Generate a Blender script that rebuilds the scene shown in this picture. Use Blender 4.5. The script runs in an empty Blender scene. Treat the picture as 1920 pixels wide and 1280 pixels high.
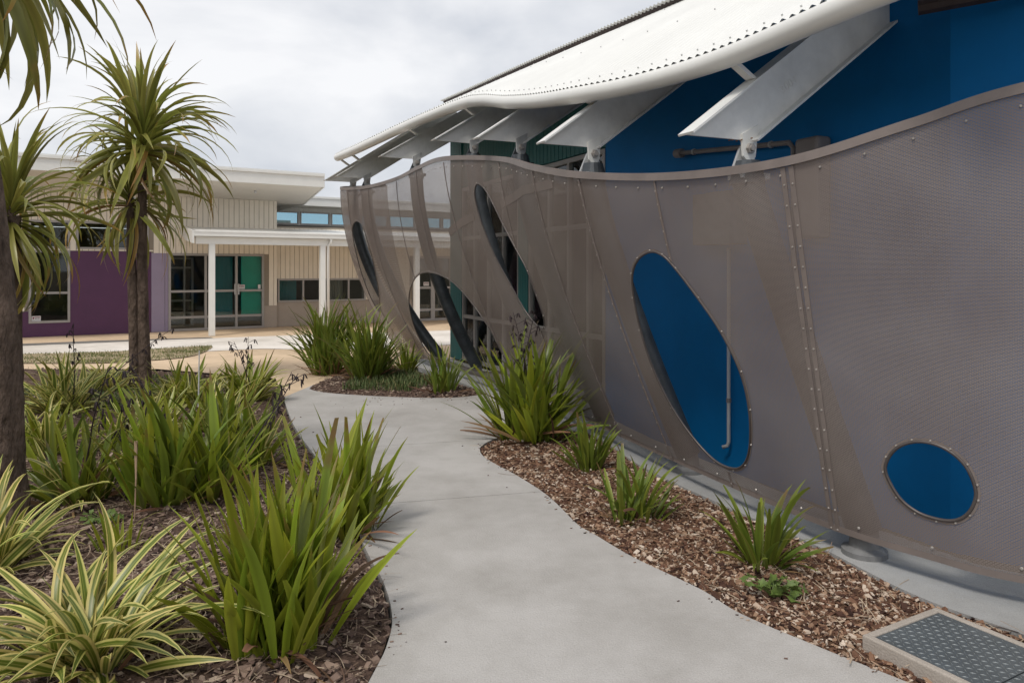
import bpy, bmesh, math, random
import numpy as np
from mathutils import Vector, Matrix, noise
from mathutils.geometry import delaunay_2d_cdt
R = math.radians
rng = random.Random(7)
sc = bpy.context.scene
COL = sc.collection

# ------------------------------------------------------------------ camera
F = 1380.0; HZ = 505.0; EYE = 1.65            # focal length and horizon row in photo pixels
cam = bpy.data.cameras.new('camera'); camo = bpy.data.objects.new('camera', cam); COL.objects.link(camo)
cam.sensor_width = 36; cam.lens = F / 1920 * 36; cam.shift_y = -(640 - HZ) / 1920
cam.clip_start = .05; cam.clip_end = 3000
camo.location = (0, 0, EYE); camo.rotation_euler = (R(90), 0, 0)
sc.camera = camo

# ------------------------------------------------------------------ world
SUN_EL, SUN_AZ = R(58), R(-152)               # azimuth measured from +Y towards +X
w = bpy.data.worlds.new('World'); sc.world = w; w.use_nodes = True
nt = w.node_tree; nt.nodes.clear()
def wn(t, **k):
    n = nt.nodes.new(t)
    for a, b in k.items(): setattr(n, a, b)
    return n
sky = wn('ShaderNodeTexSky', sky_type='NISHITA', sun_disc=False)
sky.sun_elevation = SUN_EL; sky.sun_rotation = SUN_AZ; sky.air_density = 1; sky.dust_density = 3
bg1 = wn('ShaderNodeBackground'); bg1.inputs[1].default_value = .1
tc = wn('ShaderNodeTexCoord'); mp = wn('ShaderNodeMapping'); mp.inputs['Scale'].default_value = (1, 1, 2.2)
mp.inputs['Location'].default_value = (.35, .1, .2)
n1 = wn('ShaderNodeTexNoise'); n1.inputs['Scale'].default_value = 2.3; n1.inputs['Detail'].default_value = 7; n1.inputs['Roughness'].default_value = .5
n1.inputs['Distortion'].default_value = .25
rp = wn('ShaderNodeValToRGB')
rp.color_ramp.elements[0].position = .37; rp.color_ramp.elements[0].color = (.49, .52, .575, 1)
rp.color_ramp.elements[1].position = .62; rp.color_ramp.elements[1].color = (.84, .84, .85, 1)
bg2 = wn('ShaderNodeBackground'); bg2.inputs[1].default_value = 1.0
mx = wn('ShaderNodeMixShader'); mx.inputs[0].default_value = .9
wo = wn('ShaderNodeOutputWorld')
L = nt.links.new
L(sky.outputs[0], bg1.inputs[0]); L(tc.outputs['Generated'], mp.inputs[0]); L(mp.outputs[0], n1.inputs['Vector'])
L(n1.outputs['Fac'], rp.inputs[0]); L(rp.outputs[0], bg2.inputs[0])
L(bg1.outputs[0], mx.inputs[1]); L(bg2.outputs[0], mx.inputs[2]); L(mx.outputs[0], wo.inputs[0])
sl = bpy.data.lights.new('sun', 'SUN'); sl.energy = 1.5; sl.angle = R(14); sl.color = (1, .95, .87)
so = bpy.data.objects.new('sun', sl); COL.objects.link(so)
sd = Vector((math.sin(SUN_AZ) * math.cos(SUN_EL), math.cos(SUN_AZ) * math.cos(SUN_EL), math.sin(SUN_EL)))
so.rotation_euler = sd.to_track_quat('Z', 'Y').to_euler(); so.location = (0, 0, 30)
sc.view_settings.view_transform = 'Standard'; sc.view_settings.look = 'None'
sc.view_settings.exposure = .28; sc.view_settings.gamma = 1

# ------------------------------------------------------------------ helpers
def srgb(r, g, b):
    f = lambda c: c / 12.92 if c <= .04045 else ((c + .055) / 1.055) ** 2.4
    return (f(r / 255), f(g / 255), f(b / 255))
def ground(px, py, z=0.0):
    Y = (EYE - z) * F / (py - HZ); return ((px - 960) / F * Y, Y)
MATS = {}
def mat(name, col, rough=.6, var=.12, scale=6, bump=0., bscale=40, metal=0., spec=.5, stretch=None, coord='Object', island=None, trans=0., objrand=0.):
    """painted/solid surface with noise variation in colour and fine relief"""
    m = bpy.data.materials.new(name); m.use_nodes = True; t = m.node_tree; N = t.nodes; l = t.links.new
    p = N['Principled BSDF']; p.inputs['Roughness'].default_value = rough; p.inputs['Metallic'].default_value = metal
    p.inputs['Specular IOR Level'].default_value = spec
    c = N.new('ShaderNodeTexCoord'); mpn = N.new('ShaderNodeMapping'); l(c.outputs[coord], mpn.inputs[0])
    if stretch: mpn.inputs['Scale'].default_value = stretch
    a = N.new('ShaderNodeTexNoise'); a.inputs['Scale'].default_value = scale; a.inputs['Detail'].default_value = 6; a.inputs['Roughness'].default_value = .65
    l(mpn.outputs[0], a.inputs['Vector'])
    r = N.new('ShaderNodeValToRGB'); r.color_ramp.elements[0].position = .3; r.color_ramp.elements[1].position = .7
    lo = [max(0, x * (1 - var)) for x in col]; hi = [x * (1 + var) for x in col]
    r.color_ramp.elements[0].color = (*lo, 1); r.color_ramp.elements[1].color = (*hi, 1)
    l(a.outputs['Fac'], r.inputs[0]); out = r.outputs[0]
    if island:
        g = N.new('ShaderNodeNewGeometry'); q = N.new('ShaderNodeValToRGB'); q.color_ramp.interpolation = 'LINEAR'
        els = q.color_ramp.elements
        for i, (pos, cc) in enumerate(island):
            e = els[i] if i < 2 else els.new(pos)
            e.position = pos; e.color = (*cc, 1)
        l(g.outputs['Random Per Island'], q.inputs[0])
        mxn = N.new('ShaderNodeMix'); mxn.data_type = 'RGBA'; mxn.blend_type = 'MULTIPLY'; mxn.inputs[0].default_value = .6
        l(q.outputs[0], mxn.inputs[6])
        l(a.outputs['Color'], mxn.inputs[7]); out = q.outputs[0]
    if objrand:
        oi = N.new('ShaderNodeObjectInfo'); hs = N.new('ShaderNodeHueSaturation')
        mr = N.new('ShaderNodeMapRange'); mr.inputs[3].default_value = 1 - objrand; mr.inputs[4].default_value = 1 + objrand
        l(oi.outputs['Random'], mr.inputs[0]); l(mr.outputs[0], hs.inputs['Value']); l(out, hs.inputs['Color']); out = hs.outputs[0]
    l(out, p.inputs['Base Color'])
    if bump:
        b = N.new('ShaderNodeBump'); b.inputs['Strength'].default_value = bump; b.inputs['Distance'].default_value = .02
        d = N.new('ShaderNodeTexNoise'); d.inputs['Scale'].default_value = bscale; d.inputs['Detail'].default_value = 5
        l(mpn.outputs[0], d.inputs['Vector']); l(d.outputs['Fac'], b.inputs['Height']); l(b.outputs[0], p.inputs['Normal'])
    MATS[name] = m
    return m
def link(o, parent=None):
    COL.objects.link(o); o.parent = parent; return o
def tag(o, label=None, cat=None, group=None, kind=None):
    if label: o['label'] = label
    if cat: o['category'] = cat
    if group: o['group'] = group
    if kind: o['kind'] = kind
    return o
def empty(name, loc=(0, 0, 0), rz=0, label=None, cat=None, group=None):
    o = bpy.data.objects.new(name, None); o.empty_display_size = .2
    o.location = loc; o.rotation_euler = (0, 0, rz); link(o); return tag(o, label, cat, group)
class MB:
    """collects geometry and links it as one mesh object"""
    def __init__(s): s.v = []; s.f = []; s.uv = []
    def add(s, vs, fs):
        o = len(s.v); s.v += [tuple(v) for v in vs]; s.f += [tuple(i + o for i in f) for f in fs]; return s
    def box(s, x0, x1, y0, y1, z0, z1):
        return s.add([(x0, y0, z0), (x1, y0, z0), (x1, y1, z0), (x0, y1, z0), (x0, y0, z1), (x1, y0, z1), (x1, y1, z1), (x0, y1, z1)],
                     [(0, 3, 2, 1), (4, 5, 6, 7), (0, 1, 5, 4), (1, 2, 6, 5), (2, 3, 7, 6), (3, 0, 4, 7)])
    def tube(s, pts, r, n=10, cap=True, flat=None):
        pts = [Vector(p) for p in pts]; rs = r if isinstance(r, (list, tuple)) else [r] * len(pts)
        rings = []; up = None
        for i, p in enumerate(pts):
            d = (pts[min(i + 1, len(pts) - 1)] - pts[max(i - 1, 0)]).normalized()
            if up is None:
                up = Vector((0, 0, 1)) if abs(d.z) < .9 else Vector((1, 0, 0))
            sd_ = d.cross(up).normalized(); up = sd_.cross(d).normalized()
            rings.append([p + (sd_ * math.cos(2 * math.pi * k / n) + up * math.sin(2 * math.pi * k / n)) * rs[i] for k in range(n)])
        o = len(s.v)
        for g in rings: s.v += [tuple(x) for x in g]
        for i in range(len(pts) - 1):
            for k in range(n):
                a = o + i * n + k; b = o + i * n + (k + 1) % n
                s.f.append((a, b, b + n, a + n))
        if cap:
            s.f.append(tuple(o + k for k in range(n))[::-1]); e = o + (len(pts) - 1) * n
            s.f.append(tuple(e + k for k in range(n)))
        return s
    def prism(s, poly, axis0, axis1, ext, org=(0, 0, 0)):
        """2D polygon in the plane (axis0, axis1) extruded by vector ext"""
        o = Vector(org); a = Vector(axis0); b = Vector(axis1); e = Vector(ext); n = len(poly)
        vs = [o + a * x + b * y for x, y in poly]; vs += [v + e for v in vs]
        fs = [tuple(range(n)), tuple(range(2 * n - 1, n - 1, -1))] + [(i, i + n, (i + 1) % n + n, (i + 1) % n) for i in range(n)]
        return s.add(vs, fs)
    def build(s, name, m, parent=None, smooth=False, fix=True, uv=None):
        me = bpy.data.meshes.new(name); me.from_pydata(s.v, [], s.f)
        if fix:
            b = bmesh.new(); b.from_mesh(me); bmesh.ops.recalc_face_normals(b, faces=b.faces); b.to_mesh(me); b.free()
        if m: me.materials.append(m)
        if smooth: me.shade_smooth()
        me.update()
        return link(bpy.data.objects.new(name, me), parent)
def smooth_angle(o, a=40):
    me = o.data; b = bmesh.new(); b.from_mesh(me)
    for e in b.edges: e.smooth = not (len(e.link_faces) == 2 and e.calc_face_angle(0) > R(a))
    for f in b.faces: f.smooth = True
    b.to_mesh(me); b.free(); return o
def inside(pts, poly):
    """vectorised point in polygon"""
    x, y = pts[:, 0], pts[:, 1]; res = np.zeros(len(pts), bool); P = np.asarray(poly); n = len(P)
    for i in range(n):
        x0, y0 = P[i]; x1, y1 = P[(i + 1) % n]
        c = (y0 > y) != (y1 > y)
        with np.errstate(divide='ignore', invalid='ignore'):
            xi = (x1 - x0) * (y - y0) / (y1 - y0 + 1e-15) + x0
        res ^= c & (x < xi)
    return res
def spline(pts, per=8):
    """Catmull-Rom through points"""
    P = [np.array(p, float) for p in pts]; P = [2 * P[0] - P[1]] + P + [2 * P[-1] - P[-2]]; out = []
    for i in range(1, len(P) - 2):
        for k in range(per):
            t = k / per; a, b, c, d = P[i - 1:i + 3]
            out.append(.5 * ((2 * b) + (c - a) * t + (2 * a - 5 * b + 4 * c - d) * t * t + (3 * b - a - 3 * c + d) * t ** 3))
    out.append(P[-2]); return out
def cdt_fill(outer, holes, step, jitter=.0):
    """triangulate a polygon with holes, with interior points; returns 2D verts and triangles"""
    outer = np.asarray(outer); pts = [tuple(p) for p in outer]; ed = [(i, (i + 1) % len(outer)) for i in range(len(outer))]
    for h in holes:
        o = len(pts); pts += [tuple(p) for p in h]; ed += [(o + i, o + (i + 1) % len(h)) for i in range(len(h))]
    x0, y0 = outer.min(0); x1, y1 = outer.max(0)
    gx, gy = np.meshgrid(np.arange(x0 + step / 2, x1, step), np.arange(y0 + step / 2, y1, step)); g = np.c_[gx.ravel(), gy.ravel()]
    g = g + np.random.RandomState(1).uniform(-jitter, jitter, g.shape)
    g = g[inside(g, outer)]
    for h in holes: g = g[~inside(g, h)]
    pts += [tuple(p) for p in g]
    V, E, T, *_ = delaunay_2d_cdt([Vector(p) for p in pts], ed, [], 0, 1e-5)
    V = np.array([tuple(v) for v in V]); T = np.array([t for t in T if len(t) == 3]); c = V[T].mean(1)
    k = inside(c, outer)
    for h in holes: k &= ~inside(c, h)
    return V, T[k]
def sheet(name, poly, z, m, thick=0, kind='structure', step=None, hfun=None, parent=None):
    """flat (or bumpy) piece of ground from an outline"""
    b = MB()
    if step:
        V, T = cdt_fill(poly, [], step, step * .2)
        b.add([(x, y, z + (hfun(x, y) if hfun else 0)) for x, y in V], [tuple(map(int, t)) for t in T])
        o = b.build(name, m, parent, smooth=True)
        if o.data.polygons and o.data.polygons[0].normal.z < 0: o.data.flip_normals()
    else:
        V, T = cdt_fill(poly, [], 60.)
        b.add([(x, y, z) for x, y in poly], [])
        b.add([(x, y, z) for x, y in V], [tuple(map(int, t)) for t in T])
        if thick:
            n = len(poly); o_ = len(b.v); b.add([(x, y, z - thick) for x, y in poly], [])
            b.f += [(i, i + o_, (i + 1) % n + o_, (i + 1) % n) for i in range(n)]
        o = b.build(name, m, parent)
        if o.data.polygons[0].normal.z < 0: o.data.flip_normals()
    if kind and not parent: o['kind'] = kind
    return o

# ------------------------------------------------------------------ materials
def concrete(name, col, speck=.10, rough=.85):
    m = mat(name, col, rough, .07, 1.1, .25, 90, spec=.25); t = m.node_tree; N = t.nodes; l = t.links.new
    p = N['Principled BSDF']; src = p.inputs['Base Color'].links[0].from_socket
    c = [n for n in N if n.type == 'TEX_COORD'][0]
    a = N.new('ShaderNodeTexNoise'); a.inputs['Scale'].default_value = 170; a.inputs['Detail'].default_value = 3; l(c.outputs['Object'], a.inputs['Vector'])
    r = N.new('ShaderNodeValToRGB'); r.color_ramp.elements[0].position = .35; r.color_ramp.elements[1].position = .65
    r.color_ramp.elements[0].color = (1 - speck * 1.6,) * 3 + (1,); r.color_ramp.elements[1].color = (1 + speck * .3,) * 3 + (1,)
    l(a.outputs['Fac'], r.inputs[0])
    a2 = N.new('ShaderNodeTexNoise'); a2.inputs['Scale'].default_value = .55; a2.inputs['Detail'].default_value = 8; a2.inputs['Roughness'].default_value = .72; l(c.outputs['Object'], a2.inputs['Vector'])
    r2 = N.new('ShaderNodeValToRGB'); r2.color_ramp.elements[0].position = .36; r2.color_ramp.elements[1].position = .56
    r2.color_ramp.elements[0].color = (.83, .82, .80, 1); r2.color_ramp.elements[1].color = (1, 1, 1, 1); l(a2.outputs['Fac'], r2.inputs[0])
    q = N.new('ShaderNodeMix'); q.data_type = 'RGBA'; q.blend_type = 'MULTIPLY'; q.inputs[0].default_value = 1
    l(src, q.inputs[6]); l(r.outputs[0], q.inputs[7])
    q2 = N.new('ShaderNodeMix'); q2.data_type = 'RGBA'; q2.blend_type = 'MULTIPLY'; q2.inputs[0].default_value = 1
    l(q.outputs[2], q2.inputs[6]); l(r2.outputs[0], q2.inputs[7]); l(q2.outputs[2], p.inputs['Base Color'])
    return m
M_path = concrete('grey_concrete', (.48, .46, .44))
M_slab = concrete('slab_concrete', (.40, .40, .395))
M_tan = concrete('tan_concrete', (.70, .535, .37), .08)
M_light = concrete('light_concrete', (.80, .745, .68), .05)
M_pitc = concrete('pit_concrete', (.46, .41, .36), .10)
M_dgrey = concrete('dark_grey_concrete', (.22, .21, .20))
M_soil = mat('soil', (.06, .043, .033), .95, .4, 9, .6, 45, spec=.1)
M_groundm = mat('ground_soil', (.16, .13, .09), .95, .3, .6, .2, 20, spec=.1)
M_mulch = mat('mulch', (.105, .07, .054), .95, .55, 22, .9, 60, spec=.1)
M_mulch2 = mat('mulch_tan', (.13, .075, .048), .95, .55, 22, .9, 60, spec=.1)
DARKCH = [(0, (.035, .023, .02)), (1, (.45, .36, .28)), (.22, (.085, .056, .048)), (.55, (.165, .11, .088)), (.82, (.28, .20, .155))]
TANCH = [(0, (.04, .022, .018)), (1, (.66, .56, .46)), (.2, (.10, .05, .034)), (.5, (.22, .12, .075)), (.75, (.36, .235, .155))]
M_chipd = mat('bark_chips_dark', (.1, .06, .05), .9, .2, 30, .3, 90, island=DARKCH, spec=.2)
M_chipt = mat('bark_chips_tan', (.2, .12, .08), .9, .2, 30, .3, 90, island=TANCH, spec=.2)
M_straw = mat('dry_straw', (.36, .26, .17), .85, .35, 12, spec=.2, island=[(0, (.14, .085, .06)), (1, (.5, .40, .29))])
M_white = mat('white_paint', (.78, .775, .74), .38, .035, 3)
M_roofm = mat('white_roof_steel', (.76, .76, .735), .42, .05, 1.6)
M_galv = mat('galvanised_steel', (.52, .525, .52), .42, .13, 7, .05, 60, metal=.25)
M_beam = mat('weathered_white_steel', (.79, .79, .765), .48, .10, 5, .06, 50, metal=.1)
M_strut = mat('dark_steel_tube', (.062, .070, .078), .42, .35, 7, .05, 60, metal=.3)
M_foot = mat('strut_foot_grey', (.20, .20, .20), .7, .2, 9)
M_dark = mat('dark_brown_steel', (.05, .032, .028), .6, .3, 8)
M_bolt = mat('bolt_steel', (.42, .39, .36), .5, .2, 20, metal=.3)
M_bronze = mat('bronze_trim', (.20, .166, .150), .42, .14, 5, spec=.45)
M_rim = mat('rim_bronze', (.10, .085, .08), .4, .2, 9, metal=.3)
M_blue = mat('blue_wall_paint', (.0008, .175, .47), .6, .10, 1.3, .05, 120, spec=.25)
M_teal = mat('teal_cladding', (.015, .15, .15), .5, .08, 3)
M_alum = mat('grey_aluminium', (.36, .34, .325), .4, .06, 6, metal=.2)
M_cream = mat('cream_cladding', (.80, .73, .615), .6, .04, 3)
M_groove = mat('cladding_groove', (.30, .26, .21), .8, .05, 3)
M_soffit = mat('cream_soffit', (.70, .66, .59), .6, .03, 2)
M_beige = mat('beige_base', (.40, .34, .285), .7, .05, 3)
M_purple = mat('purple_panel', (.085, .027, .08), .55, .10, 2)
M_lilac = mat('lilac_panel', (.30, .25, .35), .55, .06, 2)
M_inter = mat('room_interior', (.10, .095, .085), .8, .3, 1.5)
M_itea = mat('teal_noticeboard', (.02, .60, .45), .7, .1, 3)
M_ibl = mat('dim_blue_board', (.04, .28, .32), .7, .1, 3)
M_curt = mat('curtain', (.35, .33, .30), .8, .3, 6, stretch=(12, 12, .3))
M_pvc = mat('grey_brown_pipe', (.27, .24, .23), .5, .1, 5)
M_pvcl = mat('pale_grey_pipe', (.55, .55, .55), .5, .06, 5)
M_plate = mat('checker_plate', (.16, .18, .19), .38, .18, 5, .08, 30, metal=.5)
M_lug = mat('checker_lugs', (.24, .26, .265), .4, .1, 9, metal=.3)
M_maroon = mat('sticker_maroon', (.20, .012, .05), .5, .02)
M_stick = mat('sticker_white', (.75, .73, .72), .5, .02)
M_stickg = mat('sticker_grey', (.3, .27, .28), .5, .02)
M_rust = mat('rust', (.22, .10, .04), .9, .5, 20)
M_clbrick = mat('white_block_wall', (.66, .655, .63), .6, .05, 4)

def glass(name, tint, refl=.0, gt=(.9, .93, .95)):
    m = bpy.data.materials.new(name); m.use_nodes = True; t = m.node_tree; N = t.nodes; l = t.links.new; N.clear()
    tr = N.new('ShaderNodeBsdfTransparent'); tr.inputs[0].default_value = (*tint, 1)
    gl = N.new('ShaderNodeBsdfGlossy'); gl.inputs['Roughness'].default_value = .02; gl.inputs[0].default_value = (*gt, 1)
    fr = N.new('ShaderNodeFresnel'); fr.inputs[0].default_value = 1.5
    ma = N.new('ShaderNodeMath'); ma.operation = 'MULTIPLY_ADD'; ma.inputs[1].default_value = 1.0; ma.inputs[2].default_value = refl * .12
    mxs = N.new('ShaderNodeMixShader'); o = N.new('ShaderNodeOutputMaterial')
    l(fr.outputs[0], ma.inputs[0]); l(ma.outputs[0], mxs.inputs[0]); l(tr.outputs[0], mxs.inputs[1]); l(gl.outputs[0], mxs.inputs[2]); l(mxs.outputs[0], o.inputs[0])
    return m
M_glass = glass('window_glass', (.85, .88, .86)); M_glassb = glass('clerestory_glass', (.42, .68, .78), 5.0, (.50, .78, .90))

def perforated():
    m = bpy.data.materials.new('perforated_bronze_sheet'); m.use_nodes = True; t = m.node_tree; N = t.nodes; l = t.links.new
    p = N['Principled BSDF']; o = N['Material Output']
    p.inputs['Roughness'].default_value = .45; p.inputs['Specular IOR Level'].default_value = .45
    def math_(op, a, b=None, c=None):
        n = N.new('ShaderNodeMath'); n.operation = op
        for i, x in enumerate((a, b, c)):
            if x is None: continue
            if isinstance(x, (int, float)): n.inputs[i].default_value = x
            else: l(x, n.inputs[i])
        return n.outputs[0]
    uv = N.new('ShaderNodeUVMap'); uv.uv_map = 'UVMap'; sx = N.new('ShaderNodeSeparateXYZ'); l(uv.outputs[0], sx.inputs[0])
    PX, PY, SX, SY = .020, .0066, .0166, .0022
    row = math_('FLOOR', math_('DIVIDE', sx.outputs[1], PY)); odd = math_('MODULO', row, 2.)
    fx = math_('FRACT', math_('ADD', math_('DIVIDE', sx.outputs[0], PX), math_('MULTIPLY', odd, .5)))
    fy = math_('FRACT', math_('DIVIDE', sx.outputs[1], PY))
    hx = math_('LESS_THAN', math_('ABSOLUTE', math_('SUBTRACT', fx, .5)), SX / PX / 2)
    hy = math_('LESS_THAN', math_('ABSOLUTE', math_('SUBTRACT', fy, .5)), SY / PY / 2)
    at = N.new('ShaderNodeAttribute'); at.attribute_name = 'solid'
    hole = math_('MULTIPLY', math_('MULTIPLY', hx, hy), math_('LESS_THAN', at.outputs['Fac'], .5))
    a = N.new('ShaderNodeTexNoise'); a.inputs['Scale'].default_value = 1.6; a.inputs['Detail'].default_value = 6
    tcn = N.new('ShaderNodeTexCoord'); l(tcn.outputs['Object'], a.inputs['Vector'])
    r = N.new('ShaderNodeValToRGB'); r.color_ramp.elements[0].position = .3; r.color_ramp.elements[1].position = .7
    r.color_ramp.elements[0].color = (.205, .165, .147, 1); r.color_ramp.elements[1].color = (.275, .232, .208, 1)
    l(a.outputs['Fac'], r.inputs[0]); l(r.outputs[0], p.inputs['Base Color'])
    tr = N.new('ShaderNodeBsdfTransparent'); ms = N.new('ShaderNodeMixShader')
    l(hole, ms.inputs[0]); l(p.outputs[0], ms.inputs[1]); l(tr.outputs[0], ms.inputs[2]); l(ms.outputs[0], o.inputs[0])
    return m
M_perf = perforated()

def leafmat(name, base, edge=None, tip=None, gloss=.36, trans=.28, rnd=.3, tipr=(1.42, 1.62)):
    """strap leaf: u across the blade, v along it"""
    m = bpy.data.materials.new(name); m.use_nodes = True; t = m.node_tree; N = t.nodes; l = t.links.new
    p = N['Principled BSDF']; o = N['Material Output']; p.inputs['Roughness'].default_value = gloss; p.inputs['Specular IOR Level'].default_value = .5
    uv = N.new('ShaderNodeUVMap'); uv.uv_map = 'UVMap'; sx = N.new('ShaderNodeSeparateXYZ'); l(uv.outputs[0], sx.inputs[0])
    oi = N.new('ShaderNodeObjectInfo')
    cr = N.new('ShaderNodeValToRGB'); E = cr.color_ramp.elements
    g = base
    if edge:
        E[0].position = 0; E[0].color = (*edge, 1); E[1].position = 1; E[1].color = (*edge, 1)
        for pos, c in ((.2, edge), (.3, g), (.45, g), (.5, tuple(x * .6 + y * .4 for x, y in zip(g, edge))), (.56, g), (.72, g), (.8, edge)):
            e = E.new(pos); e.color = (*c, 1)
    else:
        E[0].position = 0; E[0].color = (*[x * 1.25 for x in g], 1); E[1].position = 1; E[1].color = (*[x * 1.1 for x in g], 1)
        e = E.new(.5); e.color = (*[x * .85 for x in g], 1)
    l(sx.outputs[0], cr.inputs[0])
    ns = N.new('ShaderNodeTexNoise'); ns.inputs['Scale'].default_value = 9; ns.inputs['Detail'].default_value = 4
    tcn = N.new('ShaderNodeTexCoord'); l(tcn.outputs['Object'], ns.inputs['Vector'])
    hs = N.new('ShaderNodeHueSaturation')
    mr = N.new('ShaderNodeMapRange'); mr.inputs[3].default_value = 1 - rnd; mr.inputs[4].default_value = 1 + rnd * 1.2; l(oi.outputs['Random'], mr.inputs[0]); l(mr.outputs[0], hs.inputs['Value'])
    ma = N.new('ShaderNodeMath'); ma.operation = 'MULTIPLY'; ma.inputs[1].default_value = 7.31; l(oi.outputs['Random'], ma.inputs[0])
    fr = N.new('ShaderNodeMath'); fr.operation = 'FRACT'; l(ma.outputs[0], fr.inputs[0])
    mh = N.new('ShaderNodeMapRange'); mh.inputs[3].default_value = .475; mh.inputs[4].default_value = .52; l(fr.outputs[0], mh.inputs[0]); l(mh.outputs[0], hs.inputs['Hue'])
    l(cr.outputs[0], hs.inputs['Color']); out = hs.outputs[0]
    if tip:
        ad = N.new('ShaderNodeMath'); ad.operation = 'MULTIPLY_ADD'; ad.inputs[1].default_value = .5; l(ns.outputs['Fac'], ad.inputs[0]); l(sx.outputs[1], ad.inputs[2])
        ad2 = N.new('ShaderNodeMath'); ad2.operation = 'MULTIPLY_ADD'; ad2.inputs[1].default_value = .45; l(fr.outputs[0], ad2.inputs[0]); l(ad.outputs[0], ad2.inputs[2])
        rr = N.new('ShaderNodeMapRange'); rr.inputs[1].default_value = tipr[0]; rr.inputs[2].default_value = tipr[1]; l(ad2.outputs[0], rr.inputs[0])
        mxc = N.new('ShaderNodeMix'); mxc.data_type = 'RGBA'; l(rr.outputs[0], mxc.inputs[0]); l(out, mxc.inputs[6]); mxc.inputs[7].default_value = (*tip, 1); out = mxc.outputs[2]
    l(out, p.inputs['Base Color'])
    tl = N.new('ShaderNodeBsdfTranslucent'); l(out, tl.inputs[0]); ms = N.new('ShaderNodeMixShader'); ms.inputs[0].default_value = trans
    l(p.outputs[0], ms.inputs[1]); l(tl.outputs[0], ms.inputs[2]); l(ms.outputs[0], o.inputs[0])
    return m
M_flax = leafmat('flax_green', (.235, .285, .026), tip=(.25, .15, .05))
M_flaxd = leafmat('flax_dark_green', (.165, .215, .030), tip=(.2, .13, .05))
M_flaxv = leafmat('flax_variegated', (.13, .18, .022), edge=(.66, .60, .20), rnd=.2)
M_dead = leafmat('flax_dead_leaf', (.17, .095, .045), rnd=.5, trans=.1, gloss=.8)
M_cord = leafmat('cordyline_leaf', (.27, .275, .060), tip=(.40, .23, .06), rnd=.35, tipr=(1.3, 1.55))
M_cordo = leafmat('cordyline_old_leaf', (.30, .19, .05), tip=(.3, .15, .06), rnd=.4)
M_stalk = mat('flower_stalk_dark', (.03, .017, .02), .6, .3, 20)
M_dry = mat('dry_stem', (.38, .26, .17), .8, .2, 20)
M_weed = mat('weed_leaf', (.10, .15, .03), .6, .3, 30)
M_grass = mat('grass_blades', (.12, .145, .04), .7, .3, 2.5, island=[(0, (.075, .11, .025)), (1, (.34, .28, .13)), (.6, (.13, .17, .04))])
M_cover = mat('ground_cover', (.1, .12, .04), .7, .3, 2, island=[(0, (.05, .08, .02)), (1, (.2, .17, .07)), (.7, (.09, .13, .035))])
def barkmat():
    m = mat('cordyline_bark', (.125, .090, .070), .9, .55, 9, 1.0, 26, stretch=(1, 1, .45), spec=.15)
    b = [n for n in m.node_tree.nodes if n.type == 'BUMP'][0]; b.inputs['Distance'].default_value = .05
    return m
M_bark = barkmat()

# ------------------------------------------------------------------ ground, paths, beds
def dense(pts, per=6): return [tuple(p) for p in spline(pts, per)]
gm = MB(); gm.add([(-600, -600, -.24), (600, -600, -.24), (600, 600, -.24), (-600, 600, -.24)], [(0, 1, 2, 3)])
tag(gm.build('ground', M_groundm), kind='structure')

right_edge = dense([(2.75, 1.5), (2.05, 2.4), (1.58, 2.95), (1.37, 3.19), (1.10, 3.53), (.97, 3.81), (.70, 4.22), (.515, 4.59), (.425, 4.77), (.32, 5.175), (.215, 5.5), (.026, 5.93), (-.17, 6.31), (-.28, 6.62), (-.27, 6.95), (-.05, 7.35), (.45, 7.75)])
bed2_front = [(-2.84, 10.55), (-2.78, 10.15), (-2.45, 9.85), (-1.85, 9.62), (-1.2, 9.48), (-.72, 9.5), (-.33, 9.75)]
left_edge = dense([(-1.2, -4.0), (-.85, .0), (-.68, 2.0), (-.575, 2.94), (-.55, 3.25), (-.575, 3.53), (-.68, 3.89), (-.83, 4.26), (-1.15, 5.1), (-1.6, 6.2), (-2.1, 7.3), (-2.45, 8.15), (-2.95, 9.5)])
path_poly = left_edge + [(-2.84, 10.55)] + dense(bed2_front)[1:] + [(.2, 9.2), (.45, 7.75)][:1] + right_edge[::-1] + [(3.4, .2), (3.6, -4.0)]
# saw cut joints split the path into slabs
bm = bmesh.new(); bm.faces.new([bm.verts.new((x, y, 0)) for x, y in path_poly])
bmesh.ops.triangulate(bm, faces=bm.faces)
pr = empty('path', (0, 0, 0)); tag(pr, kind='structure')
cuts = [(ground(690, 946), ground(1015, 921)), (ground(560, 845), ground(905, 824)), ]
def bis(src, a, b, off, keep_far):
    c = src.copy(); d = (Vector((*b, 0)) - Vector((*a, 0))).normalized(); n = Vector((-d.y, d.x, 0))
    bmesh.ops.bisect_plane(c, geom=c.verts[:] + c.edges[:] + c.faces[:], plane_co=Vector((*a, 0)) + n * off, plane_no=n, clear_inner=keep_far, clear_outer=not keep_far)
    return c
parts = [bm]
for a, b in cuts:
    last = parts.pop(); parts += [bis(last, a, b, -.004, False), bis(last, a, b, .004, True)]
for p in parts:
    r = bmesh.ops.extrude_face_region(p, geom=p.faces[:])
    bmesh.ops.translate(p, verts=[v for v in r['geom'] if isinstance(v, bmesh.types.BMVert)], vec=(0, 0, -.3))
    bmesh.ops.recalc_face_normals(p, faces=p.faces)
    me = bpy.data.meshes.new('slab'); p.to_mesh(me); me.materials.append(M_path); link(bpy.data.objects.new('slab', me), pr)

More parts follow.
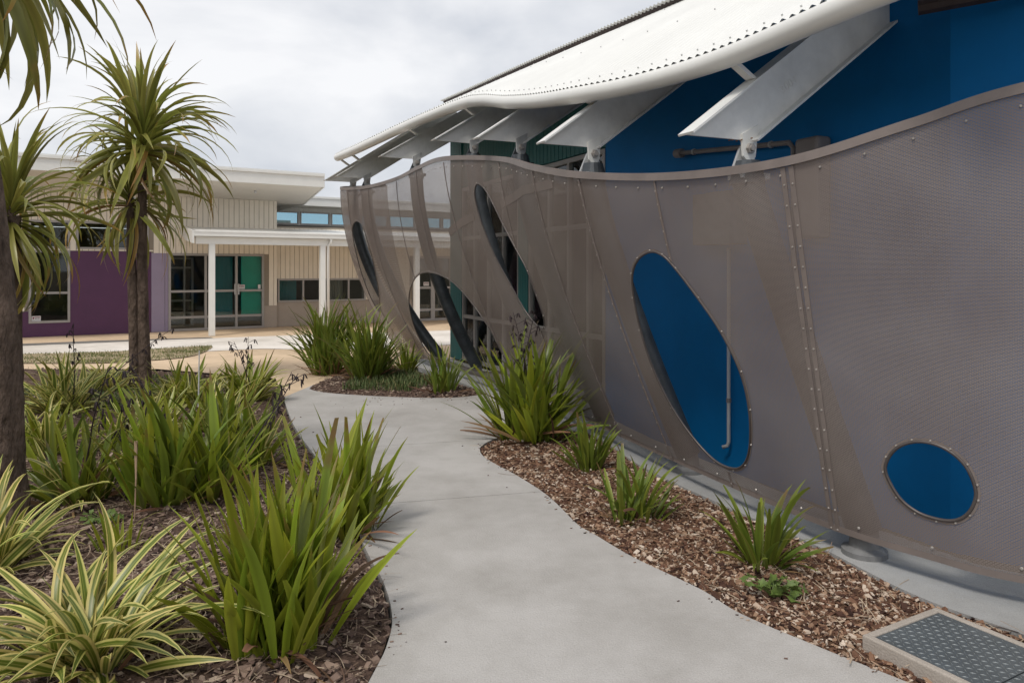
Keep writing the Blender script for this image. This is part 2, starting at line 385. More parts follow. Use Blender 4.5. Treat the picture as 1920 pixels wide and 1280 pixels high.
# slab under the screen
slab_edge = dense([(3.2, 2.6), (2.55, 3.05), (2.25, 3.40), (2.02, 3.76), (1.81, 4.40), (1.46, 5.175), (1.10, 6.1), (.93, 6.85), (.72, 7.6)], 5)
slab_poly = slab_edge + [(.2, 9.2), (-.33, 9.75), (-.6, 10.4), (-1.1, 11.4), (-1.7, 12.7), (-1.9, 13.4), (-1.2, 13.72), (1.12, 8.86), (.95, 8.6), (1.35, 7.2), (1.75, 6.1), (2.15, 5.0), (2.6, 4.1), (3.2, 3.65), (4.3, 3.3), (8, 2.2), (7, -.5)]
sheet('slab', slab_poly, .006, M_slab, .28)['kind'] = 'structure'
# tan and light paving beyond
tan = [(-30, 12.2), (-5.9, 12.25), (-3.6, 11.2), (-2.95, 9.5), (-2.84, 10.55), (-2.0, 12.0), (-.9, 13.2), (6, 16), (14, 40), (-20, 30), (-34, 14)]
sheet('paving', tan, -.006, M_tan)
lightp = [(-34, 13.1)] + dense([(-12, 13.6), (-8.2, 14.0), (-6.9, 14.5), (-6.05, 14.9), (-5.2, 15.3), (-4.3, 15.2), (-2.5, 15.6), (0, 16.8)]) + [(4, 19.5), (2.4, 21.6)] + \
         [(-3.3, 19.3), (-5.6, 18.4), (-8.2, 17.2), (-12.5, 15.3), (-34, 4.5)]
sheet('concrete_forecourt', lightp, .002, M_light)
dr = [(-14, 14.6), (-11.2, 15.55), (-9.3, 16.55), (-7.2, 17.75), (-7.3, 17.85), (-9.5, 17.0), (-11.4, 16.0), (-14.3, 14.9)]
sheet('dark_strip', dr, .008, M_dgrey)  # flat dark grey strip along the far side of the forecourt
grass_poly = dense([(-13, 12.75), (-9, 12.9), (-7.2, 12.95), (-6.45, 13.4), (-6.1, 13.9), (-6.15, 14.8), (-6.45, 15.8), (-6.95, 15.6), (-8.0, 14.75), (-9.6, 14.3), (-13, 13.8), (-13, 12.8)], 4)[:-1]
M_dirt = mat('dry_verge_soil', (.36, .29, .19), .95, .3, 3, .4, 40, spec=.1)
tag(sheet('verge_soil', grass_poly, .010, M_dirt), kind='structure')

def scatter(poly, n, rs, wfun=None):
    P = np.asarray(poly); lo, hi = P.min(0), P.max(0); out = np.zeros((0, 2))
    while len(out) < n:
        q = rs.uniform(lo, hi, (n * 3, 2)); q = q[inside(q, P)]
        if wfun is not None: q = q[rs.uniform(0, 1, len(q)) < wfun(q)]
        out = np.r_[out, q]
    return out[:n]
def blades(name, poly, n, h, m, label, cat, seed, z=.01, wfun=None, wid=.006):
    rs = np.random.RandomState(seed); P = scatter(poly, n, rs, wfun); b = MB()
    for x, y in P:
        a = rs.uniform(0, 6.28); hh = h * rs.uniform(.5, 1.2); l = rs.uniform(.1, .8) * hh; ww = wid * rs.uniform(.7, 1.4)
        dx, dy = math.cos(a), math.sin(a)
        b.add([(x - dy * ww, y + dx * ww, z - .01), (x + dy * ww, y - dx * ww, z - .01), (x + dx * l * .4 + dy * ww * .7, y + dy * l * .4 - dx * ww * .7, z + hh * .6), (x + dx * l * .4 - dy * ww * .7, y + dy * l * .4 + dx * ww * .7, z + hh * .6), (x + dx * l, y + dy * l, z + hh)],
              [(0, 1, 2, 3), (3, 2, 4)])
    return tag(b.build(name, m, fix=False), label, cat, kind='stuff')
def gw(q): return np.array([.25 + 1.2 * max(0, noise.noise((x * .9, y * 1.6, 3)) + .15) for x, y in q])
blades('grass', grass_poly, 6500, .035, M_grass, 'patchy green and straw coloured grass verge beside the pale concrete', 'grass', 3, .012, gw, .005)

# mulch beds
left_bed = [(x - .015, y) for x, y in left_edge] + dense([(-2.97, 9.55), (-3.3, 10.4), (-3.9, 11.1), (-4.8, 11.7), (-6.2, 12.15), (-9.5, 12.3)], 4) + [(-14, 12), (-14, -4.0)]
bed_r = [p for p in right_edge if p[1] > 2.3 and p[1] < 7.5]
right_bed = [(x + .012, y) for x, y in bed_r] + [(.30, 7.55), (.60, 7.6)] + [p for p in slab_edge[::-1] if p[1] < 7.55]
bed2 = dense(bed2_front) + [(-.6, 10.3), (-1.2, 11.3), (-1.9, 12.6), (-2.4, 12.2), (-2.75, 11.3)]
def hump(poly, amp, nz):
    P = np.asarray(poly + [poly[0]])
    def f(x, y):
        A = P[:-1]; B = P[1:]; d = B - A; t = np.clip((((x, y) - A) * d).sum(1) / ((d * d).sum(1) + 1e-9), 0, 1)
        e = np.hypot(*((A + d * t[:, None]) - (x, y)).T).min()
        return amp * min(1, e / .35) + nz * min(1, e / .1) * (noise.noise((x * 3.1, y * 3.1, 0)) + .5 * noise.noise((x * 9, y * 9, 4)))
    return f
h1 = hump(left_bed, .05, .022); h2 = hump(right_bed, .022, .014); h3 = hump(bed2, .05, .02)
sheet('garden_bed', left_bed, -.022, M_mulch, step=.16, hfun=h1)
sheet('garden_bed', right_bed, -.016, M_mulch2, step=.07, hfun=h2)
sheet('garden_bed', bed2, -.004, M_mulch, step=.1, hfun=h3)
def chips(name, poly, n, base, hf, m, label, seed, wfun=None, sz=1.0):
    rs = np.random.RandomState(seed); P = scatter(poly, n, rs, wfun); vs = []; fs = []
    cube = np.array([(-1, -1, -1), (1, -1, -1), (1, 1, -1), (-1, 1, -1), (-1, -1, 1), (1, -1, 1), (1, 1, 1), (-1, 1, 1)], float)
    cf = [(0, 3, 2, 1), (4, 5, 6, 7), (0, 1, 5, 4), (1, 2, 6, 5), (2, 3, 7, 6), (3, 0, 4, 7)]
    for i, (x, y) in enumerate(P):
        l = rs.lognormal(math.log(.0125), .45) * sz; l = min(l, .04); s = np.array([l, l * rs.uniform(.25, .75), min(.006, l * rs.uniform(.12, .4))])
        v = cube * s * rs.uniform(.65, 1.15, (8, 3)); v[4:, :2] *= rs.uniform(.6, 1)
        a, bq, c = rs.uniform(0, 6.28), rs.normal(0, .38), rs.normal(0, .38)
        M = np.array(Matrix.Rotation(a, 3, 'Z') @ Matrix.Rotation(bq, 3, 'X') @ Matrix.Rotation(c, 3, 'Y'))
        v = v @ M.T + (x, y, base + hf(x, y) + rs.uniform(.001, .010)); o = len(vs); vs += v.tolist(); fs += [tuple(k + o for k in f) for f in cf]
    b = MB(); b.v = vs; b.f = fs
    return tag(b.build(name, m, fix=False), label, 'mulch', kind='stuff')
def straw(name, poly, n, base, hf, label, seed, wfun=None):
    rs = np.random.RandomState(seed); P = scatter(poly, n, rs, wfun); b = MB()
    for x, y in P:
        a = rs.uniform(0, 6.28); ln = rs.uniform(.04, .2); bend = rs.normal(0, .5); ww = rs.uniform(.0011, .003); z = base + hf(x, y) + rs.uniform(.006, .02); tl = rs.normal(0, .1); vs = []
        for k in range(4):
            aa = a + bend * k / 3; vs += [(x - math.sin(aa) * ww, y + math.cos(aa) * ww, z + tl * k * ln / 3), (x + math.sin(aa) * ww, y - math.cos(aa) * ww, z + tl * k * ln / 3 + .001)]
            x += math.cos(aa) * ln / 3; y += math.sin(aa) * ln / 3
        b.add(vs, [(0, 1, 3, 2), (2, 3, 5, 4), (4, 5, 7, 6)])
    return tag(b.build(name, M_straw, fix=False), label, 'straw', kind='stuff')
wl = lambda q: np.clip((4.2 / np.hypot(q[:, 0], q[:, 1])) ** 2.2, 0, 1) * np.clip((q[:, 1] * .8 + 1.6 - np.abs(q[:, 0])) / 1.5, .04, 1)
wr = lambda q: np.clip((3.6 / np.hypot(q[:, 0], q[:, 1])) ** 1.2, 0, 1)
chips('bark_mulch', left_bed, 24000, -.022, h1, M_chipd, 'dark brown bark mulch under the flaxes left of the path', 11, wl, 1.05)
chips('bark_mulch', right_bed, 20000, -.016, h2, M_chipt, 'tan and red brown bark chips between path and perforated screen', 12, wr, .78)
chips('bark_mulch', bed2, 2600, -.004, h3, M_chipd, 'dark bark mulch in the island bed at the far screen end', 13, None, 1.3)
straw('dry_litter', left_bed, 6500, -.02, h1, 'straw coloured dry leaf litter over the dark mulch left of path', 14, wl)
straw('dry_litter', right_bed, 650, -.014, h2, 'dry stems lying on the tan bark chips right of path', 15, wr)
# stray chips on the path beside the island bed
rs = np.random.RandomState(77); b = MB()
for i in range(170):
    if i < 60: x, y = rs.uniform(-2.3, -.2), 9.45 - abs(rs.normal(0, .25))
    else:
        ed = right_edge if i % 2 else left_edge; k = rs.randint(6, len(ed) - 4); x, y = ed[k]; f_ = rs.uniform(0, 1); x += (ed[k + 1][0] - x) * f_; y += (ed[k + 1][1] - y) * f_
        x += (-1 if i % 2 else 1) * (abs(rs.normal(0, .03 if i % 5 else .15)) + .004)
    s = rs.uniform(.003, .011); b.tube([(x, y, .002), (x + s * 1.6, y + s * rs.uniform(-1, 1), .004)], s * .4, 5)
tag(b.build('stray_chips', M_chipd), 'scattered stray bark crumbs on the grey path', 'bark crumbs', kind='stuff')

# ------------------------------------------------------------------ perforated screen
ZB = .13
ST = [  # bottom x,y, top x,y, top z, flare exponent
    (4.6, 2.75, 4.55, 2.66, 2.76, 1.0), (3.4, 3.10, 3.33, 2.99, 2.65, 1.0), (2.49, 3.58, 2.43, 3.50, 2.512, 1.0), (2.20, 3.87, 2.03, 3.76, 2.392, 1.0),
    (1.89, 4.30, 1.555, 4.17, 2.262, 1.05), (1.60, 5.0, 1.05, 4.83, 2.262, 1.15), (1.287, 5.86, .508, 5.61, 2.372, 1.25), (1.0, 6.7, .177, 6.44, 2.545, 1.3),
    (.62, 7.85, -.138, 7.65, 2.80, 1.35), (.1, 9.1, -.81, 8.75, 2.965, 1.45), (-.42, 10.35, -1.27, 10.0, 3.03, 1.6), (-.95, 11.45, -1.73, 11.05, 3.01, 1.7),
    (-1.5, 12.6, -2.4, 12.3, 3.03, 1.8), (-2.05, 13.75, -3.08, 13.45, 3.12, 1.9), (-2.22, 14.15, -3.20, 13.95, 3.20, 1.9), (-2.08, 14.45, -2.92, 14.38, 3.26, 1.8), (-1.75, 14.5, -2.45, 14.45, 3.30, 1.6)]
SA = np.array(ST); NS = len(ST)
SP = np.array(spline(SA, 24)); SU = np.linspace(0, NS - 1, len(SP))
def stn(u): return np.array([np.interp(u, SU, SP[:, k]) for k in range(6)])
def surf(u, t):
    s = stn(u); f = 1 - np.maximum(0, 1 - np.minimum(t, 1)) ** s[5] if np.ndim(t) == 0 or True else 0
    return np.array([s[0] + (s[2] - s[0]) * f, s[1] + (s[3] - s[1]) * f, ZB + (s[4] - ZB) * t])
mid = (SP[:, 0:2] + SP[:, 2:4]) / 2; ARC = np.r_[0, np.cumsum(np.hypot(*np.diff(mid, axis=0).T))]
u2a = lambda u: np.interp(u, SU, ARC); a2u = lambda a: np.interp(a, ARC, SU)
VS = 2.6     # t is scaled by this in the flat layout
def nrm(u, t):
    du = surf(min(u + .02, NS - 1), t) - surf(max(u - .02, 0), t); dt = surf(u, min(t + .02, 1)) - surf(u, max(t - .02, 0))
    n = np.cross(du, dt); return n / np.linalg.norm(n)
n_test = nrm(6, .5); OUT = -1 if n_test[0] > 0 else 1      # outwards = towards the path
def P3(u, t, off=0.): return Vector(surf(u, t) + nrm(u, t) * OUT * off)
UU, TT = np.meshgrid(np.arange(1.5, 13.6, .02), np.arange(0, 1.001, .01)); UU = UU.ravel(); TT = TT.ravel(); XYZ = surf(UU, TT)
PXX = 960 + F * XYZ[0] / XYZ[1]; PYY = HZ - F * (XYZ[2] - EYE) / XYZ[1]
def pick(px, py):
    i = np.argmin((PXX - px) ** 2 + (PYY - py) ** 2); u, t = UU[i], TT[i]; du, dt = .02, .01
    for _ in range(6):
        du /= 2; dt /= 2; best = None
        for a in (-du, 0, du):
            for c in (-dt, 0, dt):
                x, y, z = surf(u + a, min(max(t + c, 0), 1)); e = (960 + F * x / y - px) ** 2 + (HZ - F * (z - EYE) / y - py) ** 2
                if best is None or e < best[0]: best = (e, u + a, min(max(t + c, 0), 1))
        u, t = best[1:]
    return (u, t)
z2 = lambda L_: [(560 + x / 2.1333, 160 + y / 2.1333) for x, y in L_]
HOLES_PX = [
    ('small oval opening low on the near panel', [(1661, 885), (1666, 858), (1684, 838), (1712, 828), (1745, 830), (1780, 845), (1810, 872), (1827, 908), (1829, 935), (1815, 962), (1790, 975), (1756, 972), (1718, 958), (1685, 930)]),
    ('large slanting teardrop opening', [(1220, 472), (1197, 486), (1186, 515), (1189, 560), (1202, 620), (1225, 690), (1260, 762), (1300, 820), (1340, 862), (1375, 878), (1397, 868), (1407, 830), (1405, 765), (1388, 695), (1352, 622), (1310, 560), (1268, 505), (1243, 479)]),
    ('long narrow opening in the middle', z2([(715, 395), (705, 430), (715, 490), (740, 570), (790, 690), (850, 800), (900, 890), (940, 945), (970, 972), (984, 962), (978, 915), (950, 835), (915, 740), (870, 655), (820, 560), (780, 478), (745, 415)])),
    ('arched opening near the ground', [(806, 510), (784, 516), (771, 537), (767, 566), (774, 602), (784, 628), (797, 653), (815, 678), (850, 692), (900, 700), (940, 696), (950, 682), (943, 664), (930, 637), (915, 611), (893, 578), (867, 546), (841, 523)]),
    ('narrow opening at the far curled end', z2([(230, 543), (215, 570), (220, 620), (235, 690), (262, 780), (290, 850), (320, 903), (325, 890), (322, 830), (310, 760), (295, 690), (275, 620), (255, 560)]))]
HOLES = []
for lab, pxs in HOLES_PX:
    q = [pick(*p) for p in pxs]; q = [(u2a(u), max(t, .035) * VS) for u, t in q]
    m_ = len(q); q = [tuple(p) for p in spline(q[-2:] + q + q[:3], 5)][10:10 + 5 * m_]; HOLES.append((lab, q))
screen = empty('perforated_screen', (*SA[7, :2], 0), label='wavy bronze perforated metal screen with oval openings beside the path', cat='screen')
SO = Vector((*SA[7, :2], 0))
SEAMS = [0, 4, 5.17, 6, 7, 8, 9, 10.1, 11, 12, 12.75, 13.6, 16]
for i in range(len(SEAMS) - 1):
    a0, a1 = u2a(SEAMS[i]), u2a(SEAMS[i + 1]); n = max(2, int((a1 - a0) / .1))
    out = [(a, 0) for a in np.linspace(a0, a1, n + 1)] + [(a1, t) for t in np.linspace(0, VS, 22)[1:]] + [(a, VS) for a in np.linspace(a1, a0, n + 1)[1:]] + [(a0, t) for t in np.linspace(VS, 0, 22)[1:-1]]
    hs = []
    for _, h in HOLES:
        hx = np.array(h)
        if hx[:, 0].max() > a0 and hx[:, 0].min() < a1: hs.append(h)
    V, T = cdt_fill(out, hs, .10)
    # holes may stick out of this panel: drop what lies outside it
    used = np.unique(T); mp_ = {int(k): j for j, k in enumerate(used)}
    me = bpy.data.meshes.new('panel'); co = []
    for k in used:
        u = a2u(V[k, 0]); co.append(tuple(P3(u, V[k, 1] / VS) - SO))
    me.from_pydata(co, [], [tuple(mp_[int(x)] for x in t) for t in T])
    uvl = me.uv_layers.new(name='UVMap'); vi = np.zeros(len(me.loops), int); me.loops.foreach_get('vertex_index', vi)
    uvs = np.array([(V[k, 0] + .013 * i, co[mp_[int(k)]][2]) for k in used])[vi]; uvl.data.foreach_set('uv', uvs.ravel())
    at = me.attributes.new('solid', 'FLOAT', 'POINT')
    me.shade_smooth(); me.materials.append(M_perf); po = link(bpy.data.objects.new('panel', me), screen)
    bq = bmesh.new(); bq.from_mesh(me); bq.faces.ensure_lookup_table(); left = set(f.index for f in bq.faces); comps = []
    while left:
        st_ = [left.pop()]; cp = set(st_)
        while st_:
            for e in bq.faces[st_.pop()].edges:
                for f in e.link_faces:
                    if f.index in left: left.discard(f.index); cp.add(f.index); st_.append(f.index)
        comps.append(cp)
    if len(comps) > 1:
        comps.sort(key=len)
        for j, cp in enumerate(comps):
            m2 = me if j == len(comps) - 1 else me.copy(); b2 = bmesh.new(); b2.from_mesh(me if j < len(comps) - 1 else m2); b2.faces.ensure_lookup_table()
            bmesh.ops.delete(b2, geom=[f for f in b2.faces if f.index not in cp], context='FACES')
            if j < len(comps) - 1 and len(cp) < 3: b2.free(); continue
            b2.to_mesh(m2); b2.free()
            if m2 is not me: link(bpy.data.objects.new('panel', m2), screen)
    bq.free()
def strip(name, us, ts, wd, th, m, wdir):
    """raised flat strip following the screen; wdir 'u' or 't' is its width direction (in metres)"""
    b = MB(); n = len(us)
    for u, t in zip(us, ts):
        for sgn, off in ((-1, .002), (-1, th), (1, th), (1, .002)):
            if wdir == 'u': p = P3(a2u(u2a(u) + sgn * wd / 2), t, off)
            else: p = P3(u, t + sgn * wd / 2 / VS, off)
            b.v.append(tuple(p - SO))
    for i in range(n - 1):
        for k in range(4):
            a = i * 4 + k; c = i * 4 + (k + 1) % 4; b.f.append((a, c, c + 4, a + 4))
    b.f += [(0, 1, 2, 3), tuple(4 * (n - 1) + k for k in (3, 2, 1, 0))]
    return b.build(name, m, screen)
def in_hole(u, t, grow=0):
    p = np.array([[u2a(u), t * VS]]); return any(inside(p, h)[0] for _, h in HOLES)
rivets = []
def seam_runs(u):
    ts = np.linspace(.004, .985, 60); run = []
    for t in ts:
        if in_hole(u, t):
            if len(run) > 3: yield run
            run = []
        else: run.append(t)
    if len(run) > 3: yield run
for u in SEAMS[1:-1]:
    for run in seam_runs(u):
        if u == 4:
            for du in (-.022, .024):
                uu = a2u(u2a(u) + du); strip('seam_strip', [uu] * len(run), run, .028, .006, M_bronze, 'u')
                for t in np.arange(run[0], run[-1], .055): rivets.append((uu, t, .0075))
        else:
            strip('seam_strip', [u] * len(run), run, .014, .009, M_bronze, 'u')
            for t in np.arange(run[0] + .01, run[-1], .042): rivets.append((a2u(u2a(u) + .004), t, .008))
ul = np.linspace(0.05, 15.95, 240)
# top rail: a folded cap, proud of the sheet on both sides
b = MB()
for u in ul:
    for off, dz in ((-.03, -.004), (-.03, .022), (.012, .026), (.014, -.026), (.006, -.027)):
        p = P3(u, 1, off) ; p.z += dz; b.v.append(tuple(p - SO))
for i in range(len(ul) - 1):
    for k in range(5):
        a = i * 5 + k; c = i * 5 + (k + 1) % 5; b.f.append((a, c, c + 5, a + 5))
b.f += [(0, 1, 2, 3, 4), tuple(5 * (len(ul) - 1) + k for k in (4, 3, 2, 1, 0))]
b.build('top_rail', M_bronze, screen)
b = MB()
for u in ul:
    for off, dz in ((-.05, .0), (-.05, .006), (.003, .006), (.005, .035), (.008, .035), (.008, 0)):
        p = P3(u, 0, off); p.z = ZB - .004 + dz; b.v.append(tuple(p - SO))
for i in range(len(ul) - 1):
    for k in range(6):
        a = i * 6 + k; c = i * 6 + (k + 1) % 6; b.f.append((a, c, c + 6, a + 6))
b.build('bottom_rail', M_bronze, screen)
for a in np.arange(.2, ARC[-1], .21):
    rivets.append((a2u(a), .965, .008))
    if int(a / .21) % 2 == 0: rivets.append((a2u(a), .028, .009))
for lab, h in HOLES:
    c = np.mean(h, 0); pts = [P3(a2u(x), y / VS, .002) - SO for x, y in h]
    pts = pts + [pts[0], pts[1]]
    o = MB().tube(pts, .009, 8, False).build('opening_rim', M_rim, screen, smooth=True); o['label'] = 'rim of the ' + lab
    # unperforated collar round the opening
    b = MB()
    for x, y in h:
        d = np.array((x, y)) - c; d /= np.linalg.norm(d)
        for k in (0, .022): b.v.append(tuple(P3(a2u(x + d[0] * k), min(max((y + d[1] * k) / VS, .002), 1), .003) - SO))
    n = len(h); b.f = [(2 * i, 2 * i + 1, (2 * i + 3) % (2 * n), (2 * i + 2) % (2 * n)) for i in range(n)]
    b.build('opening_collar', M_bronze, screen)
    for i in range(0, n, 5):
        x, y = h[i]; d = np.array((x, y)) - c; d /= np.linalg.norm(d); rivets.append((a2u(x + d[0] * .014), (y + d[1] * .014) / VS, .006))
b = MB()
for u, t, r in rivets:
    if in_hole(u, t) or t > .99: continue
    p = P3(u, t, .003) - SO; n = Vector(nrm(u, t)) * OUT; s1 = n.orthogonal().normalized(); s2 = n.cross(s1)
    vs = [p + (s1 * math.cos(k * 1.0472) + s2 * math.sin(k * 1.0472)) * r for k in range(6)] + [p + n * .008 + (s1 * math.cos(k * 1.0472) + s2 * math.sin(k * 1.0472)) * r * .6 for k in range(6)]
    b.add(vs, [(k, (k + 1) % 6, 6 + (k + 1) % 6, 6 + k) for k in range(6)] + [(6, 7, 8, 9, 10, 11)])
tag(b.build('rivets', M_bolt, screen, smooth=False), kind='stuff')
# flat strip running diagonally behind the far panels
us = np.linspace(6.55, 9.25, 60); run = []
for u in list(us) + [None]:
    t = None if u is None else float(np.interp(u, [6.55, 7.4, 9.25], [.955, .90, .69]))
    if u is None or any(in_hole(u + a, t + c) for a in (-.06, .06) for c in (-.03, .03)):
        if len(run) > 3: strip('diagonal_strip', [r_[0] for r_ in run], [r_[1] for r_ in run], .085, -.008, M_bronze, 't')
        run = []
    else: run.append((u, t))

# ------------------------------------------------------------------ struts, beams, roof
ND = Vector((.907, .42, 0)); WD = Vector((.42, -.907, 0))        # into the building / along its wall towards us
HG = [(1.53, 4.79, 2.432), (.68, 6.2, 2.62), (.09, 7.9, 2.955), (-.49, 9.4, 3.2), (-1.43, 11.0, 3.24), (-2.53, 12.82, 3.18), (-2.98, 13.78, 3.225)]
FT = [(2.04, 4.26), (1.44, 6.0), (.95, 7.45), (.47, 8.9), (-.55, 11.55), (-1.2, 12.55), (-1.72, 13.75)]
ordn = ['nearest', 'second nearest', 'third nearest', 'middle', 'third farthest', 'second farthest', 'farthest']
# canopy roof
EV = [(2.12, 3.05, 3.04), (1.79, 3.74, 3.022), (1.37, 4.75, 3.012), (.94, 5.48, 3.03), (.54, 6.14, 3.10), (.24, 7.0, 3.25), (-.05, 7.84, 3.43), (-.34, 8.6, 3.62), (-.68, 9.4, 3.745), (-1.57, 10.94, 3.775), (-2.6, 12.34, 3.66), (-3.08, 13.3, 3.70), (-3.3, 13.85, 3.745)]
ev = np.array(spline(EV, 30)); ea = np.r_[0, np.cumsum(np.linalg.norm(np.diff(ev, axis=0), axis=1))]
EL = ea[-1]; eat = lambda a: Vector([np.interp(a, ea, ev[:, k]) for k in range(3)])
sl_at = lambda a: R(np.interp(a, [0, 5, EL], [35, 35, 29.3]))
LR = 2.5; rows = np.linspace(.0, LR, 7)
R0 = Vector((3.13, 5.26, 4.36)); RDIR = (Vector((-1.3, 14.7, 4.95)) - R0).normalized()
def roofp(a, s, dz=0.):
    p = eat(a); k = (p + ND * 2.05 - R0).dot(RDIR); rd = R0 + RDIR * k; d = rd - p; ln = d.length; d /= ln
    n = RDIR.cross(d); n = n if n.z > 0 else -n
    return p + d * (s * ln / LR) + n.normalized() * (.075 * max(0, 1 - s / LR * .6) + dz)
for i, (hx, hy, hz) in enumerate(HG):
    base = Vector((*FT[i], .006)); top = Vector((hx, hy, hz - .20)); pw_ = (1.05, 1.25, 1.3, 1.45, 1.7, 1.8, 1.8)[i]; pts = []
    for t in np.linspace(0, 1, 12):
        f = 1 - (1 - t) ** pw_; pts.append(Vector((base.x + (top.x - base.x) * f, base.y + (top.y - base.y) * f, .136 + (top.z - .136) * t)))
    rt = empty('support_strut', base, label=f'{ordn[i]} dark steel strut leaning behind the perforated screen', cat='strut', group='struts holding the canopy')
    loc = lambda q: Vector(q) - base
    MB().tube([loc(p) for p in spline(pts, 3)], .098, 20).build('tube', M_strut, rt, smooth=False); smooth_angle(rt.children[0])
    MB().tube([(0, 0, 0), (0, 0, .03), (0, 0, .05), (0, 0, .14)], [.125, .125, .085, .075], 20).build('foot', M_foot, rt); smooth_angle(rt.children[-1])
    # cap: dark cone, two cheek plates and the pin
    tl = loc(top)
    MB().tube([tl - Vector((0, 0, .03)), tl + Vector((0, 0, .02)), tl + Vector((0, 0, .12))], [.115, .11, .085], 18).build('cap', M_strut, rt); smooth_angle(rt.children[-1])
    b = MB()
    b.prism([(-.12, .04), (.12, .04), (.05, .20), (.03, .225), (-.03, .225), (-.05, .20)], ND, (0, 0, 1), WD * .02, tl + WD * -.03)
    b.prism([(-.10, .0), (.13, .0), (.13, .04), (-.10, .04)], ND, (0, 0, 1), WD * .14, tl + WD * -.07)
    b.build('cheek_plate', M_galv if i < 2 else M_strut, rt)
    pin = MB().tube([tl + WD * -.05 + Vector((0, 0, .2)), tl + WD * .06 + Vector((0, 0, .2))], .02, 10)
    pin.tube([tl + WD * .026 + Vector((0, 0, .2)), tl + WD * .045 + Vector((0, 0, .2))], .034, 6); pin.build('pin_bolt', M_bolt, rt)
    # ---- beam
    D = .30; gx = [roofp(a_, s_) for a_ in np.linspace(0, EL, 160) for s_ in np.linspace(0, LR, 30)]
    tgt = Vector((hx, hy, 0)) + ND * 1.45; zr = min(gx, key=lambda v: (v.xy - tgt.xy).length).z - .13
    a = R(33)
    for _ in range(20): a = math.atan2(zr - (hz + .055 + D / math.cos(a)), 1.45)
    a = max(R(24), min(R(36), a)); dirb = ND * math.cos(a) + Vector((0, 0, math.sin(a))); nb = ND * -math.sin(a) + Vector((0, 0, math.cos(a)))
    hp = Vector((hx, hy, hz)); zc = .055
    bt = empty('roof_beam', hp, label=f'{ordn[i]} white steel roof beam slanting up from its strut hinge', cat='beam', group='beams under the canopy roof')
    Lh = 1.75
    e = Vector((0, 0, zc)); p0 = e - ND * (D / math.sin(a) - .02); p1 = e + ND * .02       # tip and heel of the level cut
    far = Lh / math.cos(a)
    b = MB(); wv = WD * .008
    b.add([p0 - wv, p1 - wv, p1 + dirb * far - wv, p1 + dirb * far + nb * D - wv, p0 + wv, p1 + wv, p1 + dirb * far + wv, p1 + dirb * far + nb * D + wv],
          [(0, 1, 2, 3), (4, 7, 6, 5), (0, 4, 5, 1), (1, 5, 6, 2), (2, 6, 7, 3), (3, 7, 4, 0)])
    b.build('web', M_beam, bt)
    for nm, st_, sg in (('top_flange', p0, 1), ('bottom_flange', p1, -1)):
        en = p1 + dirb * far + (nb * D if sg > 0 else Vector()); fl = WD * .075; tk = nb * .014 * sg; st2 = st_ + ND * (.03 if sg > 0 else 0) * 0
        b = MB().add([st2 - fl, st2 + fl, en + fl, en - fl, st2 - fl + tk, st2 + fl + tk, en + fl + tk, en - fl + tk],
                     [(0, 3, 2, 1), (4, 5, 6, 7), (0, 1, 5, 4), (1, 2, 6, 5), (2, 3, 7, 6), (3, 0, 4, 7)]); b.build(nm, M_beam, bt)
    b = MB().prism([(-.05, -.05), (-.03, -.072), (.03, -.072), (.05, -.05), (.075, .16), (-.06, .09)], ND, (0, 0, 1), WD * .02, WD * .004)
    b.build('lug_plate', M_white if i < 2 else M_galv, bt)
    qt = min((eat(a_) for a_ in np.linspace(0, EL - .1, 900)), key=lambda v: abs((v - hp).dot(WD))) - hp
    t0 = p0 + nb * .014; q = t0 + dirb * ((qt - t0).dot(dirb) + .09)
    b = MB(); s1 = ND * .028; s2 = WD * .03
    b.add([q - s1 - s2, q + s1 - s2, q + s1 + s2, q - s1 + s2, qt - s1 - s2, qt + s1 - s2, qt + s1 + s2, qt - s1 + s2], [(0, 3, 2, 1), (4, 5, 6, 7), (0, 1, 5, 4), (1, 2, 6, 5), (2, 3, 7, 6), (3, 0, 4, 7)])
    b.build('prop', M_beam, bt)
    if i == 0:
        b = MB()
        for k in range(9):
            p = p1 + Vector((rng.uniform(-.16, .0) * ND.x, rng.uniform(-.16, 0) * ND.y, rng.uniform(-.004, .008))) - WD * .012
            b.tube([p, p + Vector((.012, .004, .004))], rng.uniform(.003, .008), 5)
        b.build('rust_patch', M_rust, bt)
        cu = bpy.data.curves.new('emb', 'FONT'); cu.body = '300+'; cu.size = .085; cu.extrude = .0015
        to = bpy.data.objects.new('emb', cu); COL.objects.link(to); bpy.context.view_layer.update()
        me = bpy.data.meshes.new_from_object(to.evaluated_get(bpy.context.evaluated_depsgraph_get())); bpy.data.objects.remove(to); me.materials.clear(); me.materials.append(M_beam)
        eo = bpy.data.objects.new('embossed_mark', me); link(eo, bt)
        # the face of the web towards the camera looks along -WD... lettering reads up the slope
        X = dirb; Z = -WD if (hp.xy.dot(-WD.xy) < 0 and False) else WD; Yv = Z.cross(X)
        o_ = p1 + dirb * .42 + nb * .10 + WD * .0095
        mtx = Matrix((X, Yv, Z)).transposed().to_4x4(); mtx.translation = o_; eo.matrix_local = mtx

